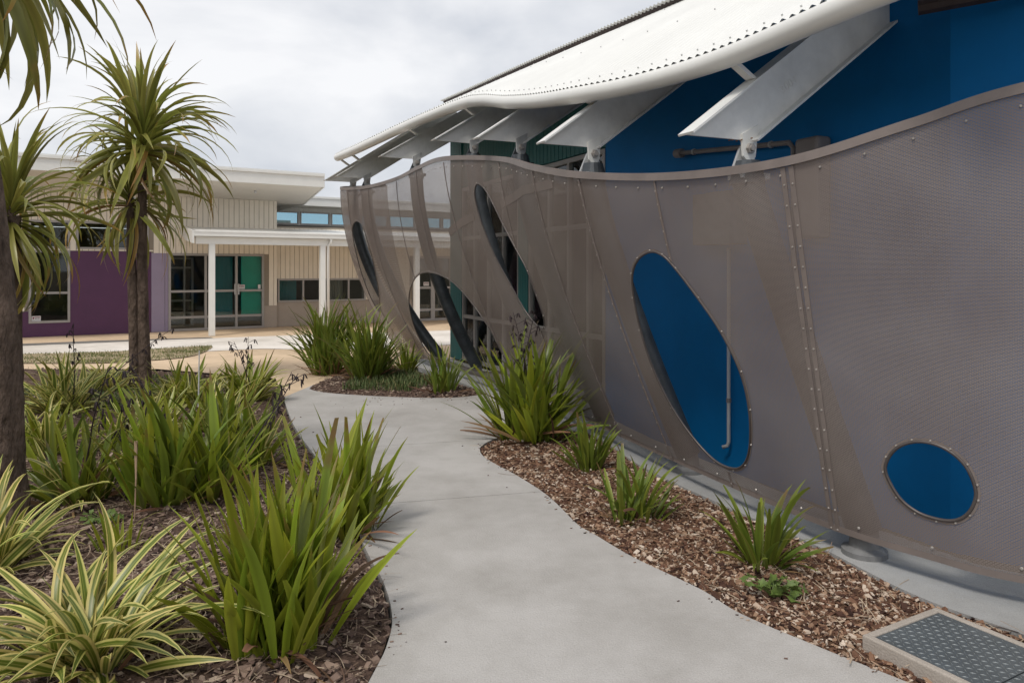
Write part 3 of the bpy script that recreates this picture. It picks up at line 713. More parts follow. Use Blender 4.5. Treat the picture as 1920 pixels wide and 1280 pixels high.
roof = empty('canopy_roof', (0, 0, 0), label='curved white corrugated steel canopy roof over the perforated screen', cat='roof')
cols = np.arange(0, EL, .076 / 6); b = MB()
for k, a in enumerate(cols):
    wv = .0095 * math.sin(a / .076 * 2 * math.pi)
    for s in rows: b.v.append(tuple(roofp(a, s + .01, wv)))
nr = len(rows)
for k in range(len(cols) - 1):
    for j in range(nr - 1): b.f.append((k * nr + j, (k + 1) * nr + j, (k + 1) * nr + j + 1, k * nr + j + 1))
b.build('corrugated_sheet', M_roofm, roof, smooth=True, fix=False)
tp = [eat(a) for a in np.linspace(0, EL - .1, 150)]
endp = [roofp(EL - .03, s, -.05) + WD * -.03 for s in np.linspace(.12, LR, 8)]
rtube = [.070] * len(tp) + [.055, .045] + [.035] * (len(endp) - 2)
MB().tube([tuple(p) for p in tp + endp], rtube, 16).build('eave_tube', M_white, roof, smooth=True)
# edge of the higher roof sheet and the dark gap strip under it
b = MB()
for k, a in enumerate(cols):
    wv = .011 * math.sin(a / .076 * 2 * math.pi)
    p = roofp(a, LR - .10, .085 + wv); b.v.append(tuple(p)); b.v.append(tuple(p + ND * .45 + Vector((0, 0, -.03))))
for k in range(len(cols) - 1): b.f.append((2 * k, 2 * k + 2, 2 * k + 3, 2 * k + 1))
b.build('ridge_sheet', M_roofm, roof, smooth=True, fix=False)
b = MB(); aa = np.linspace(0, EL, 120)
for a in aa:
    for s, dz in ((LR - .05, .0), (LR - .05, .072), (LR + .02, .072), (LR + .02, 0)): b.v.append(tuple(roofp(a, s, dz)))
for k in range(len(aa) - 1):
    for j in range(4): b.f.append((4 * k + j, 4 * k + (j + 1) % 4, 4 * k + 4 + (j + 1) % 4, 4 * k + 4 + j))
b.build('ridge_gap_strip', M_dark, roof)  # dark strip put in for the shaded gap under the higher sheet
b = MB()
for a in np.arange(.3, EL - .2, .152):
    for s in (.11, 1.2, 2.25):
        if s > 1 and int(a / .152) % 3: continue
        p = roofp(round(a / .076) * .076 + .019, s, .0095); n = Vector((-.5, -.2, .82)); b.tube([p, p + n * .010], .0062, 6)
tag(b.build('roof_screws', M_galv, roof), kind='stuff')
for s in (.28, 1.05, 1.85):
    pts = [tuple(roofp(a, s, -.06)) for a in np.linspace(.2, EL - .25, 70)]; MB().tube(pts, .03, 6).build('purlin', M_dark if s > .5 else M_beam, roof)
# dark brace by the nearest beam
o = MB().tube([(2.66, 4.82, 3.36), (3.6, 4.35, 3.42)], .05, 8).build('roof_brace', M_dark); tag(o, 'dark rusty brown brace bar beside the nearest white beam', 'brace')

# ------------------------------------------------------------------ blue and teal building behind the screen
WW = Vector((.42, -.907, 0)); BR = math.atan2(WW.y, WW.x)
bb = empty('classroom_block', (-1.13, 13.7, 0), BR, 'blue and teal clad building behind the perforated screen', 'building')
# local x runs along the wall towards the camera, local y into the building
LW = 9.67
def wtop(x): return 4.43 - .042 * x
b = MB(); b.prism([(5.36, -.3), (LW, -.3), (LW, wtop(LW)), (5.36, wtop(5.36))], (1, 0, 0), (0, 0, 1), (0, .2, 0)); b.build('blue_wall', M_blue, bb)
c2 = Vector((LW, 0, 0)); d2 = Vector((.80, -.60, 0)); d2l = Matrix.Rotation(-BR, 3, 'Z') @ d2
p2 = c2 + d2l * 5.5; q = d2l.cross(Vector((0, 0, 1))) * -.2
b = MB().add([v - Vector((0, 0, .3)) for v in (c2, p2, p2 + q, c2 + q)] + [v + Vector((0, 0, 4.0)) for v in (c2, p2, p2 + q, c2 + q)], [(0, 1, 2, 3), (4, 7, 6, 5), (0, 4, 5, 1), (1, 5, 6, 2), (2, 6, 7, 3), (3, 7, 4, 0)])
b.build('return_wall', M_blue, bb)
# teal part: corner pilaster, middle pilaster, cladding boards above the glazing
b = MB(); b.prism([(0, 3.1), (5.36, 3.1), (5.36, wtop(5.36)), (0, wtop(0))], (1, 0, 0), (0, 0, 1), (0, .15, 0), (0, .03, 0)); b.build('teal_wall', M_teal, bb)
b = MB()
for x in np.arange(.005, 5.33, .11): b.box(x, x + .1, .0, .03, 3.12, wtop(x + .1) - .01)
tag(b.build('cladding_boards', M_teal, bb), kind='stuff')
for x0, x1 in ((0, .58), (2.95, 3.28)):
    b = MB()
    for x in np.arange(x0, x1 - .03, .082): b.box(x, min(x + .074, x1), -.02, .03, .02, 3.1 if x0 else wtop(.3) - .02)
    b.box(x0, x1, .0301, .15, .02, 3.0999); b.build('pilaster', M_teal, bb)
b = MB(); b.box(0, .15, .151, 3.9, 0, 4.1); b.build('end_wall', M_beige, bb)
def window(parent, x0, x1, z0, z1, xm, zm, fr=.05, d0=-.01, d1=.07, m=M_alum, g=M_glass, name='window', skip=()):
    """frame with mullions xm and transoms zm; every pane its own sub-part"""
    b = MB(); b.box(x0, x1, d0, d1, z0, z0 + fr); b.box(x0, x1, d0, d1, z1 - fr, z1); b.box(x0, x0 + fr, d0, d1, z0 + fr, z1 - fr); b.box(x1 - fr, x1, d0, d1, z0 + fr, z1 - fr)
    for x in xm: b.box(x - fr / 2, x + fr / 2, d0 + .004, d1 - .004, z0 + fr, z1 - fr)
    xs = [x0 + fr] + [v for x in xm for v in (x - fr / 2, x + fr / 2)] + [x1 - fr]
    zs = [z0 + fr] + [v for z in zm for v in (z - fr / 2, z + fr / 2)] + [z1 - fr]
    for z in zm:
        for k in range(0, len(xs), 2): b.box(xs[k], xs[k + 1], d0 + .006, d1 - .006, z - fr / 2, z + fr / 2)
    f = b.build(name, m, parent)
    for k in range(0, len(xs), 2):
        for j in range(0, len(zs), 2):
            yy = (d0 + d1) / 2; p = MB().box(xs[k] - .004, xs[k + 1] + .004, yy, yy + .006, zs[j] - .004, zs[j + 1] + .004); p.build('pane', g, f)
    return f
window(bb, .58, 2.95, .04, 3.1, [1.15, 1.75, 2.35], [.82, 2.2], .06)
window(bb, 3.28, 5.36, .04, 3.1, [3.9, 4.45, 4.95], [.82, 2.2], .06)
b = MB(); b.box(.2, 5.25, 3.6, 3.7, 0, 3.1); b.box(.16, 5.25, .3, 3.6, .010, .016); b.box(.16, 5.25, .3, 3.6, 3.1, 3.14); b.box(5.25, 5.3, .25, 3.6, 0, 3.1); b.build('room', M_inter, bb)
b = MB()
for x0, x1 in ((.7, .95), (1.9, 2.2), (3.5, 3.7), (4.6, 4.9)):
    n = 14; b.add([(x0 + (x1 - x0) * k / n, .22 + .03 * math.sin(k * 1.7), z) for k in range(n + 1) for z in (.15, 2.9)], [(2 * k, 2 * k + 2, 2 * k + 3, 2 * k + 1) for k in range(n)])
b.build('curtains', M_curt, bb, smooth=True)
# services on the blue wall: a drain pipe, an upright pipe and a meter box
rt = empty('drain_pipe', (0, 0, 0), label='grey brown pipe with capped end along the blue wall', cat='pipe')
W = lambda x, y, z: (bb.matrix_basis @ Vector((x, y, z)))
MB_ = MB().tube([W(6.87, -.08, 2.82), W(8.2, -.08, 2.71), W(8.33, -.08, 2.70), W(8.38, -.08, 2.65), W(8.38, -.08, 1.4)], .023, 12); MB_.build('pipe', M_pvc, rt, smooth=True)
MB().tube([W(6.83, -.08, 2.823), W(6.92, -.08, 2.816)], .046, 14).build('end_cap', M_pvc, rt)
for x, z in ((7.1, 2.80), (8.12, 2.715)): MB().tube([W(x, -.08, z - .0), W(x + .02, -.08, z)], .031, 12).build('bracket', M_galv, rt); MB().tube([W(x + .01, -.08, z), W(x + .01, 0, z)], .01, 6).build('bracket_stem', M_galv, rt)
b = MB(); b.box(8.46, 8.70, -.16, 0, 1.9, 2.70); o = b.build('wall_box', M_pvc); o.matrix_world = bb.matrix_basis
bv = o.modifiers.new('b', 'BEVEL'); bv.width = .03; bv.segments = 3; tag(o, 'grey brown service box beside the elbow of the wall pipe', 'box')
b = MB(); b.box(7.24, 7.76, -.2, 0, 1.88, 2.36); o = b.build('meter_box', M_foot); o.matrix_world = bb.matrix_basis; tag(o, 'square meter box on blue wall seen through the perforated screen', 'box')
o = MB().tube([W(7.57, -.05, 1.85), W(7.57, -.05, .06), W(7.56, -.055, .02), W(7.52, -.08, .0)], .017, 10).build('downpipe', M_pvcl, None, smooth=True); tag(o, 'pale grey upright pipe on the blue wall inside the teardrop opening', 'pipe')
MB().tube([W(7.57, -.05, .42), W(7.57, -.05, .46)], .023, 10).build('pipe_clip', M_pvc, o)

# ------------------------------------------------------------------ far school building
FR = math.atan2(.53, .848)
fb = empty('school_building', (-11.9, 17.9, 0), FR, 'long cream school building with purple panel and white roofs', 'building')
def wall_cells(x0, x1, z0, z1, ops):
    xs = sorted({x0, x1, *[v for o in ops for v in o[:2] if x0 < v < x1]}); zs = sorted({z0, z1, *[v for o in ops for v in o[2:] if z0 < v < z1]})
    for i in range(len(xs) - 1):
        for j in range(len(zs) - 1):
            cx, cz = (xs[i] + xs[i + 1]) / 2, (zs[j] + zs[j + 1]) / 2
            if not any(o[0] < cx < o[1] and o[2] < cz < o[3] for o in ops): yield xs[i], xs[i + 1], zs[j], zs[j + 1]
def boards(b, x0, x1, z0, z1, ops, y0, y1, pitch=.135, gap=.012):
    for x in np.arange(x0, x1 - .02, pitch):
        xa, xb = x, min(x + pitch - gap, x1); cuts_ = sorted([(o[2], o[3]) for o in ops if o[0] < xb - .01 and o[1] > xa + .01]); z = z0
        segs = []
        for a, c in cuts_:
            if a > z: segs.append((z, min(a, z1)))
            z = max(z, c)
        if z < z1: segs.append((z, z1))
        for a, c in segs:
            if c - a > .02: b.box(xa, xb, y0, y1, a, c)
W1 = (.12, .99, .33, 2.12); W2 = (1.12, 2.76, 2.16, 2.86); DOOR = (3.23, 5.71, .0, 2.08); W0 = (.12, .99, 2.17, 2.86); WL = (-2.4, -.8, .9, 2.1)
ops1 = [W1, W2, DOOR, W0, WL]
b = MB()
for c in wall_cells(-9, 6.07, 0, 3.66, ops1): b.box(c[0], c[1], .0, .16, c[2], c[3])
b.build('wall', M_groove, fb)
purple = [(-.4, 2.82, 0, 2.12)]
b = MB(); boards(b, -9, 6.07, .62, 3.6, ops1 + [(.10, 2.82, 0, 2.12), (2.82, 3.23, 0, 2.08), (3.15, 5.8, 0, 2.08)], -.028, -.0005)
tag(b.build('cladding_boards', M_cream, fb), kind='stuff')
b = MB()
for c in wall_cells(-.02, 2.82, .0, 2.115, [W1, (-.2, .1195, .62, 3)]): b.box(c[0], c[1], -.03, -.0008, c[2], c[3])
b.build('purple_panel', M_purple, fb)
for x0, x1, y0 in ((2.823, 3.14, -.03), (3.15, 3.228, -.026)): MB().box(x0, x1, y0, -.0008, 0, 2.08).build('lilac_panel', M_lilac, fb)
for x0, x1 in ((5.72, 6.07), (-9, -.024)): MB().box(x0, x1, -.02, -.0008, 0, .615).build('base_panel', M_beige, fb)
window(fb, *W1, [], [1.07], .055, -.05, .06); window(fb, *W2, [1.12 + .86, 2.6], [], .05, -.05, .06); window(fb, *W0, [], [], .05, -.05, .06); window(fb, *WL, [-1.6], [], .05, -.05, .06)
dw = window(fb, *DOOR, [4.16, 4.96], [.36, 1.06], .06, -.055, .07, name='sliding_door')
MB().box(5.0, 5.03, -.075, -.056, .95, 1.25).build('handle', M_galv, dw); MB().box(4.90, 4.925, -.075, -.056, .95, 1.25).build('handle', M_galv, dw)
def sticker(parent, x, z, s=1.0, y=.0):
    MB().box(x, x + .21 * s, y - .004, y, z, z + .135 * s).build('sticker', M_stick, parent); o = parent.children[-1]
    b = MB().prism([(.015, .105), (.075, .105), (.045, .045)], (s, 0, 0), (0, 0, s), (0, -.002, 0), (x, y - .0045, z)); b.prism([(.07, .115), (.195, .115), (.195, .10), (.078, .10)], (s, 0, 0), (0, 0, s), (0, -.002, 0), (x, y - .0045, z)); b.build('emblem', M_maroon, o)
    b = MB()
    for k, (a, c) in enumerate(((.08, .11), (.115, .13), (.138, .165), (.17, .19))): b.prism([(a, .055), (c, .055), (c, .09), (a, .09)], (s, 0, 0), (0, 0, s), (0, -.002, 0), (x, y - .0045, z))
    b.prism([(.02, .018), (.19, .018), (.19, .028), (.02, .028)], (s, 0, 0), (0, 0, s), (0, -.002, 0), (x, y - .0045, z)); b.build('lettering', M_stickg, o)
sticker(fb, .18, .385, .9); sticker(dw, 5.0, 1.10, .9); MB().box(5.55, 5.62, -.004, 0, 1.10, 1.22).build('notice', M_stick, dw)
# recessed wing to the right
ops2 = [(6.12, 8.78, .70, 1.38), (10.35, 11.75, 0, 2.08), (12.6, 14.8, .7, 1.38)]
RY = .12
b = MB()
for c in wall_cells(6.07, 18, 0, 2.9, ops2): b.box(c[0], c[1], RY, RY + .15, c[2], c[3])
b.build('wing_wall', M_groove, fb)
b = MB(); boards(b, 6.075, 18, .70, 2.85, ops2 + [(6.07, 8.9, 0, .72)], RY - .028, RY - .0005); tag(b.build('wing_boards', M_cream, fb), kind='stuff')
b = MB()
for c in wall_cells(6.075, 18, 0, .695, ops2): MB().box(c[0], c[1], RY - .012, RY - .0008, c[2], c[3]).build('wing_base', M_beige, fb)
window(fb, *ops2[0], [6.86, 7.48, 8.24], [], .05, RY - .05, RY + .06)
window(fb, *ops2[2], [13.3, 14.0], [], .05, RY - .05, RY + .06)
d2w = window(fb, *ops2[1], [11.03, 11.1], [.35, 1.06], .07, RY - .05, RY + .07, name='double_door'); sticker(d2w, 10.75, 1.12, .9, RY)
MB().box(11.16, 11.2, RY - .1, RY - .051, .9, 1.1).build('handle', M_galv, d2w)
# rooms behind the glass
b = MB(); b.box(-8.8, 17.8, 4.2, 4.3, 0, 2.9); b.box(-8.8, 17.8, .3, 4.2, -.002, .012); b.box(-8.8, 17.8, .3, 4.2, 2.92, 2.96); b.box(3.0, 3.06, .3, 4.2, 0, 2.9); b.box(6.0, 6.06, .4, 4.2, 0, 2.9); b.build('room', M_inter, fb)
MB().box(5.12, 5.66, .12, .15, .36, 2.06).build('noticeboard', M_itea, fb); MB().box(4.45, 4.93, .35, .38, .3, 2.0).build('noticeboard', M_ibl, fb)
MB().box(6.2, 6.8, .6, .64, .6, 1.5).build('noticeboard', M_ibl, fb)
window(fb, 3.3, 4.1, .0, 2.0, [3.85], [.4, .75, 1.7], .06, 1.6, 1.68, name='inner_door')
b = MB(); n = 20; b.add([(7.55 + .6 * k / n, .38 + .03 * math.sin(k * 1.9), z) for k in range(n + 1) for z in (.75, 1.5)], [(2 * k, 2 * k + 2, 2 * k + 3, 2 * k + 1) for k in range(n)]); b.build('curtain', M_curt, fb)
# upper roof: soffit rising outwards, deep white fascia
xr = 6.9; xl = -10; ov = 1.74
prof = [(0.2, 3.56), (-ov, 3.90), (-ov, 4.22), (5.5, 3.9), (5.5, 3.5)]
b = MB().prism([(y, z + .004) for y, z in [(.2, 3.56), (-ov + .02, 3.897), (-ov + .02, 4.19), (5.5, 3.85)]], (0, 1, 0), (0, 0, 1), (xr - xl - .04, 0, 0), (xl + .02, 0, 0)); b.build('soffit', M_soffit, fb)
b = MB(); b.box(xl, xr, -ov - .03, -ov + .0195, 3.885, 4.21); b.box(xl, xr, -ov - .07, -ov - .0305, 4.17, 4.23); b.prism([(-ov + .02, 3.885), (-ov + .02, 4.21), (5.5, 3.87), (5.5, 3.55), (.2, 3.55)], (0, 1, 0), (0, 0, 1), (.04, 0, 0), (xr - .018, 0, 0)); b.build('fascia', M_white, fb)
b = MB().prism([(-ov - .05, 4.232), (5.5, 3.90), (5.5, 3.93), (-ov - .05, 4.26)], (0, 1, 0), (0, 0, 1), (xr - xl, 0, 0), (xl, 0, 0)); b.build('upper_roof', M_roofm, fb)
b = MB().box(6.0, 6.07, .165, 5, 2.9, 3.56); b.build('upper_side_wall', M_cream, fb)
MB().tube([(5.25, -1.0, 3.77), (5.25, -1.0, 3.70)], .035, 8).build('soffit_lamp', M_galv, fb)
# verandah roof
vx0, vx1 = 3.55, 18; vy = -1.95 - .1
b = MB(); xs = np.arange(vx0 + .04, vx1, .076 / 4)
for k, x in enumerate(xs):
    wv = .009 * math.sin(x / .076 * 2 * math.pi)
    for y, z in ((vy, 2.60), (0.0 - .03, 2.80), (3.0, 3.05)):
        b.v.append((x, y if (x > 6.1 or y < 1) else -.029, (z if (x > 6.1 or y < 1) else 2.8) + wv))
for k in range(len(xs) - 1):
    for j in range(2): b.f.append((3 * k + j, 3 * k + 3 + j, 3 * k + 4 + j, 3 * k + 1 + j))
b.build('verandah_roof', M_roofm, fb, smooth=True, fix=False)
b = MB(); b.box(vx0, vx1, vy - .09, vy + .015, 2.47, 2.585); b.box(vx0, vx1, vy - .10, vy - .0905, 2.565, 2.60); b.build('gutter', M_white, fb)
b = MB(); b.box(vx0 + .05, vx1, vy + .03, vy + .12, 2.28, 2.465); b.build('verandah_beam', M_white, fb)
b = MB().prism([(vy - .09, 2.29), (vy - .09, 2.60), (-.03, 2.84), (-.03, 2.62), (-.9, 2.42)], (0, 1, 0), (0, 0, 1), (-.04, 0, 0), (vx0 - .001, 0, 0)); b.build('barge_board', M_white, fb)
b = MB().prism([(vy + .125, 2.44), (-.035, 2.66), (-.035, 2.68), (vy + .125, 2.46)], (0, 1, 0), (0, 0, 1), (vx1 - vx0 - .05, 0, 0), (vx0 + .03, 0, 0)); b.build('verandah_soffit', M_soffit, fb)
for x in (3.98, 6.78, 9.55, 12.4, 15.2):
    MB().box(x - .07, x + .07, vy + .02, vy + .15, 0, 2.279).build('post', M_white, fb)
b = MB().tube([(6.98, vy - .04, 2.47), (6.98, vy - .04, 2.38), (6.93, vy + .05, 2.28), (6.93, vy + .06, .1)], .04, 10); b.build('downpipe', M_white, fb, smooth=True)
# clerestory behind the wing roof
cy = 3.0
opc = [(6.55 + 1.05 * k, 6.55 + 1.05 * k + 1.0, 3.14, 3.56) for k in range(10)]
b = MB()
for c in wall_cells(6.1, 18, 2.9, 3.72, opc): b.box(c[0], c[1], cy, cy + .15, c[2], c[3])
b.build('clerestory_wall', M_clbrick, fb)
b = MB(); 
for x in np.arange(6.12, 17.9, .16):
    b.box(x, x + .145, cy - .012, cy - .0005, 3.0, 3.11); b.box(x, x + .145, cy - .012, cy - .0005, 3.59, 3.70)
tag(b.build('wall_blocks', M_clbrick, fb), kind='stuff')
for o in opc: window(fb, *o, [], [], .04, cy - .03, cy + .05, m=M_alum, g=M_glassb)
b = MB(); b.box(6.3, 17.8, cy + 2.5, cy + 2.55, 2.9, 3.7); b.build('clerestory_room', M_clbrick, fb)
b = MB(); b.box(6.2, 18.5, cy - .9, cy + 3, 3.725, 3.76); b.build('clerestory_soffit', M_soffit, fb)
b = MB(); b.box(6.2, 18.5, cy - .95, cy - .9005, 3.70, 3.98); b.box(6.2, 18.5, cy - .98, cy - .9505, 3.94, 4.0); b.box(6.15, 6.1995, cy - .95, cy + 3, 3.70, 3.98); b.build('clerestory_fascia', M_white, fb)
b = MB().box(6.15, 18.5, cy - .95, cy + 3, 3.985, 4.01); b.build('clerestory_roof', M_roofm, fb)

# ------------------------------------------------------------------ inspection pit
A, B_, C_ = [Vector((*ground(x, y, .06), 0)) for x, y in ((1616, 1189), (1752, 1136), (2010, 1240))]
ux = (C_ - B_).normalized(); uy = Vector((-ux.y, ux.x, 0)); wid = (B_ - A).length; lng = 1.25
pit = empty('inspection_pit', A, math.atan2(ux.y, ux.x), 'steel checker plate pit cover in a raised concrete frame', 'pit cover')
b = MB(); k = .035
b.box(0, lng, 0, k, -.06, .06); b.box(0, lng, wid - k, wid, -.06, .06); b.box(0, k, k, wid - k, -.06, .06); b.box(lng - k, lng, k, wid - k, -.06, .06); o = b.build('frame', M_pitc, pit)
bv = o.modifiers.new('b', 'BEVEL'); bv.width = .006; bv.segments = 2
hx0 = .50
b = MB(); b.box(k + .004, hx0 - .003, k + .004, wid - k - .004, .03, .056); b.box(hx0 + .003, lng - k - .004, k + .004, wid - .17, .03, .056); b.box(hx0 + .16, lng - k - .004, wid - .17, wid - k - .004, .03, .056); b.build('cover_plate', M_plate, pit)
MB().box(hx0 + .004, hx0 + .155, wid - .166, wid - k - .004, .03, .0555).build('hatch', M_lug, pit)
b = MB()
for i in range(44):
    for j in range(26):
        x = k + .02 + i * .027; y = k + .02 + j * .027 + (i % 2) * .004
        if x > lng - k - .02 or y > wid - k - .02 or abs(x - hx0) < .012: continue
        if hx0 - .01 < x < hx0 + .17 and y > wid - .18: continue
        a = R(38 if (i + j) % 2 else -38); c, s = math.cos(a), math.sin(a); l, ww = .0145, .0021
        b.add([(x - c * l, y - s * l, .0555), (x + s * ww, y - c * ww, .0555), (x + c * l, y + s * l, .0555), (x - s * ww, y + c * ww, .0555), (x, y, .059)], [(0, 1, 4), (1, 2, 4), (2, 3, 4), (3, 0, 4)])
tag(b.build('tread_pattern', M_lug, pit, fix=False), kind='stuff')

# ------------------------------------------------------------------ plants
def leaf_mesh(name, length, width, bend, fold, m, droop_pow=1.5, twist=0., tipcut=0., seg=11):
    """strap leaf starting at the origin along +X, curving down towards -Z"""
    vs = []; fs = []; uvs = []; x = z = 0.; ds = length / seg
    for k in range(seg + 1):
        t = k / seg; ang = -bend * t ** droop_pow
        wv = width * (.55 + .45 * min(1, t / .3)) * (1 - max(0, (t - .45) / .55) ** 1.7 * (1 - tipcut)) + .0008
        f = fold * (1 - .6 * t); tw = twist * t
        for s in (-1, 0, 1):
            yy = s * wv / 2 * math.cos(f); up = abs(s) * wv / 2 * math.sin(f)
            yy, up = yy * math.cos(tw) - up * math.sin(tw), yy * math.sin(tw) + up * math.cos(tw)
            vs.append((x - math.sin(ang) * up, yy, z + math.cos(ang) * up)); uvs.append((s * .5 + .5, t))
        x += math.cos(ang) * ds; z += math.sin(ang) * ds
    for k in range(seg):
        for j in (0, 1): fs.append((3 * k + j, 3 * k + 3 + j, 3 * k + 4 + j, 3 * k + 1 + j))
    me = bpy.data.meshes.new(name); me.from_pydata(vs, [], fs); me.materials.append(m)
    ul_ = me.uv_layers.new(name='UVMap'); vi = np.zeros(len(me.loops), int); me.loops.foreach_get('vertex_index', vi); ul_.data.foreach_set('uv', np.array(uvs)[vi].ravel())
    me.shade_smooth(); return me
def family(m, bends, widths, pw, n=9, seed=0, cut=.0):
    r = random.Random(seed)
    return [leaf_mesh('leaf', 1.0, r.uniform(*widths), r.uniform(*bends), r.uniform(.25, .7), m, r.uniform(*pw), r.uniform(-.7, .7), cut if r.random() < .3 else 0) for _ in range(n)]
FAM = {'g': family(M_flax, (.1, .7), (.058, .082), (1.2, 2.6), 10, 1, .35), 'd': family(M_flaxd, (.15, 1.0), (.05, .075), (1.2, 2.4), 10, 2, .3),
       'v': family(M_flaxv, (.5, 1.7), (.05, .068), (1.0, 1.9), 10, 3), 'x': family(M_dead, (.3, 1.6), (.035, .06), (1, 2), 6, 4, .5),
       'c0': family(M_cord, (.3, 1.5), (.050, .068), (1.4, 2.6), 10, 5), 'c1': family(M_cord, (1.2, 2.3), (.052, .070), (.9, 1.7), 14, 6),
       'co': family(M_cordo, (1.2, 2.0), (.042, .055), (.8, 1.3), 5, 7)}
def place_leaf(parent, me, loc, az, el, roll, sc_, wsc=1.0):
    o = bpy.data.objects.new('leaf', me); COL.objects.link(o); o.parent = parent; o.location = loc
    o.rotation_mode = 'XYZ'; M = Matrix.Rotation(az, 3, 'Z') @ Matrix.Rotation(-el, 3, 'Y') @ Matrix.Rotation(roll, 3, 'X')
    o.rotation_euler = M.to_euler(); o.scale = (sc_, sc_ * wsc, sc_); return o
def stalk(parent, base, lean, h, seed, pods=9):
    r = random.Random(seed); b = MB(); pts = [Vector(base)]; d = Vector((lean[0], lean[1], 1)).normalized()
    for k in range(8): pts.append(pts[-1] + d * h / 8); d = (d + Vector((r.gauss(0, .05), r.gauss(0, .05), 0)) + Vector((lean[0], lean[1], 0)) * .05).normalized()
    b.tube(pts, [.0075 - .0006 * k for k in range(9)], 6)
    for k in range(pods):
        i = 4 + k * 4 / pods; p = pts[int(i)].lerp(pts[min(8, int(i) + 1)], i % 1); a = r.uniform(0, 6.28); q = p + Vector((math.cos(a), math.sin(a), .5)) * r.uniform(.04, .09)
        b.tube([p, q], .0028, 5)
        for _ in range(r.randint(2, 4)):
            e = q + Vector((r.gauss(0, .018), r.gauss(0, .018), -r.uniform(.03, .07))); b.tube([q, q.lerp(e, .35) + Vector((0, 0, .008)), q.lerp(e, .7), e], [.002, .005, .0065, .001], 5)
    return b.build('flower_stalk', M_stalk, parent)
def flax(px, py, h, spread, n, kind, seed, label, group, name='flax_plant', fans=4, z0=.0, pos=None, elr=(38, 86), wsc=1.0, dead=.14):
    x, y = pos or ground(px, py, z0); r = random.Random(seed); p = empty(name, (x, y, z0), 0, label, 'plant', group)
    dead *= 1.7
    cs = [(0, 0)] + [(max(-1.2, min(1.2, r.gauss(0, 1))) * spread * .24, max(-1.2, min(1.2, r.gauss(0, 1))) * spread * .2) for _ in range(fans - 1)]
    h *= 1.19; n = int(n * 1.6)
    for k in range(n):
        c = cs[k % len(cs)]; az = r.uniform(0, 2 * math.pi); u = r.random()
        el = R(elr[0] + (elr[1] - elr[0]) * u ** .75); kd = kind if len(kind) == 1 else r.choice(kind)
        s = h * r.uniform(.66, 1.12) * (.58 + .46 * u)
        if r.random() < dead: kd = 'x'; s *= r.uniform(.3, .75); el = R(r.uniform(0, 65))
        rr = .03 + .05 * (1 - u)
        w_ = wsc * (min(1.5, .75 / s) if s < .75 else 1.0)
        place_leaf(p, r.choice(FAM[kd]), (c[0] + math.cos(az) * rr, c[1] + math.sin(az) * rr, -.01), az + r.gauss(0, .25), el, r.gauss(0, .5), s, w_)
    return p
GL, GR, GV = 'green flaxes left of the path', 'flaxes along the perforated screen', 'variegated flaxes in the left bed'
p = flax(520, 1212, .80, .6, 120, 'g', 21, 'largest green flax in the foreground at the path edge', GL, fans=7, wsc=1.0, elr=(52, 89))
p = flax(632, 1000, .66, .6, 95, 'g', 22, 'green flax right behind the foreground one, hanging over path edge', GL, fans=6)
p = flax(165, 1240, .66, .4, 85, 'v', 23, 'cream striped flax with arching leaves in the bottom left corner', GV, fans=4, elr=(12, 66), dead=.05)
p = flax(-10, 1075, .6, .3, 45, 'v', 24, 'striped flax cut by the left picture edge below the near trunk', GV, fans=2, elr=(20, 75), dead=.05)
p = flax(135, 948, .62, .5, 75, 'gdv', 25, 'green flax with dark seed stalks just right of the near trunk', GL, fans=5)
stalk(p, (.05, .0, .1), (.25, .05), .95, 5); stalk(p, (.12, 0, .1), (.42, .1), .72, 6)
p = flax(350, 940, .72, .75, 120, 'gd', 26, 'wide green flax with dark stalks in the middle of left bed', GL, fans=8)
stalk(p, (.1, 0, .1), (-.55, .1), 1.05, 7); stalk(p, (.3, .1, .1), (.35, .2), .9, 8)
p = flax(455, 880, .62, .5, 80, 'gdv', 27, 'green flax between the wide middle flax and the grey path', GL, fans=5)
stalk(p, (.1, 0, .1), (.3, .1), .75, 9)
p = flax(120, 775, .66, .7, 95, 'v', 28, 'cream striped flax with seed stalk beyond the near trunk', GV, fans=6, elr=(22, 80), dead=.05)
stalk(p, (.1, 0, .1), (.1, 0), .95, 10); stalk(p, (.2, 0, .1), (.95, .2), 1.3, 11)
p = flax(210, 735, .5, .5, 60, 'v', 29, 'small striped flax left of the forked cabbage tree trunk', GV, fans=4, elr=(22, 80), dead=.05)
p = flax(345, 765, .62, .6, 80, 'vvg', 30, 'striped flax just right of the forked cabbage tree trunk', GV, fans=5, elr=(22, 80), dead=.06)
p = flax(460, 755, .6, .6, 80, 'vvg', 31, 'striped flax with dark stalks at the far corner by the path', GV, fans=5, elr=(25, 80), dead=.06)
stalk(p, (0, 0, .1), (.1, 0), .72, 12); stalk(p, (.1, 0, .1), (-.3, 0), .7, 13)
p = flax(225, 845, .5, .4, 45, 'vg', 32, 'low striped flax between the two tree trunks', GV, fans=3, elr=(22, 75))
p = flax(75, 850, .55, .55, 60, 'gv', 34, 'mixed green and striped flax directly behind the near trunk', GV, fans=4, elr=(28, 82))
p = flax(300, 830, .58, .6, 70, 'gvv', 35, 'striped flax behind the wide green flax in left bed', GV, fans=5, elr=(26, 82))
p = flax(405, 810, .55, .5, 65, 'vg', 36, 'pale striped flax between the path edge and the thin stake', GV, fans=5, elr=(28, 84))
p = flax(232, 1040, .26, .12, 16, 'g', 33, 'small upright flax tuft in the bare mulch', GL, fans=2, elr=(55, 88), dead=.1)
p = flax(622, 700, 1.08, .7, 165, 'd', 41, 'tall dense flax at the left end of the island bed', GR, fans=11, elr=(46, 88), wsc=.6)
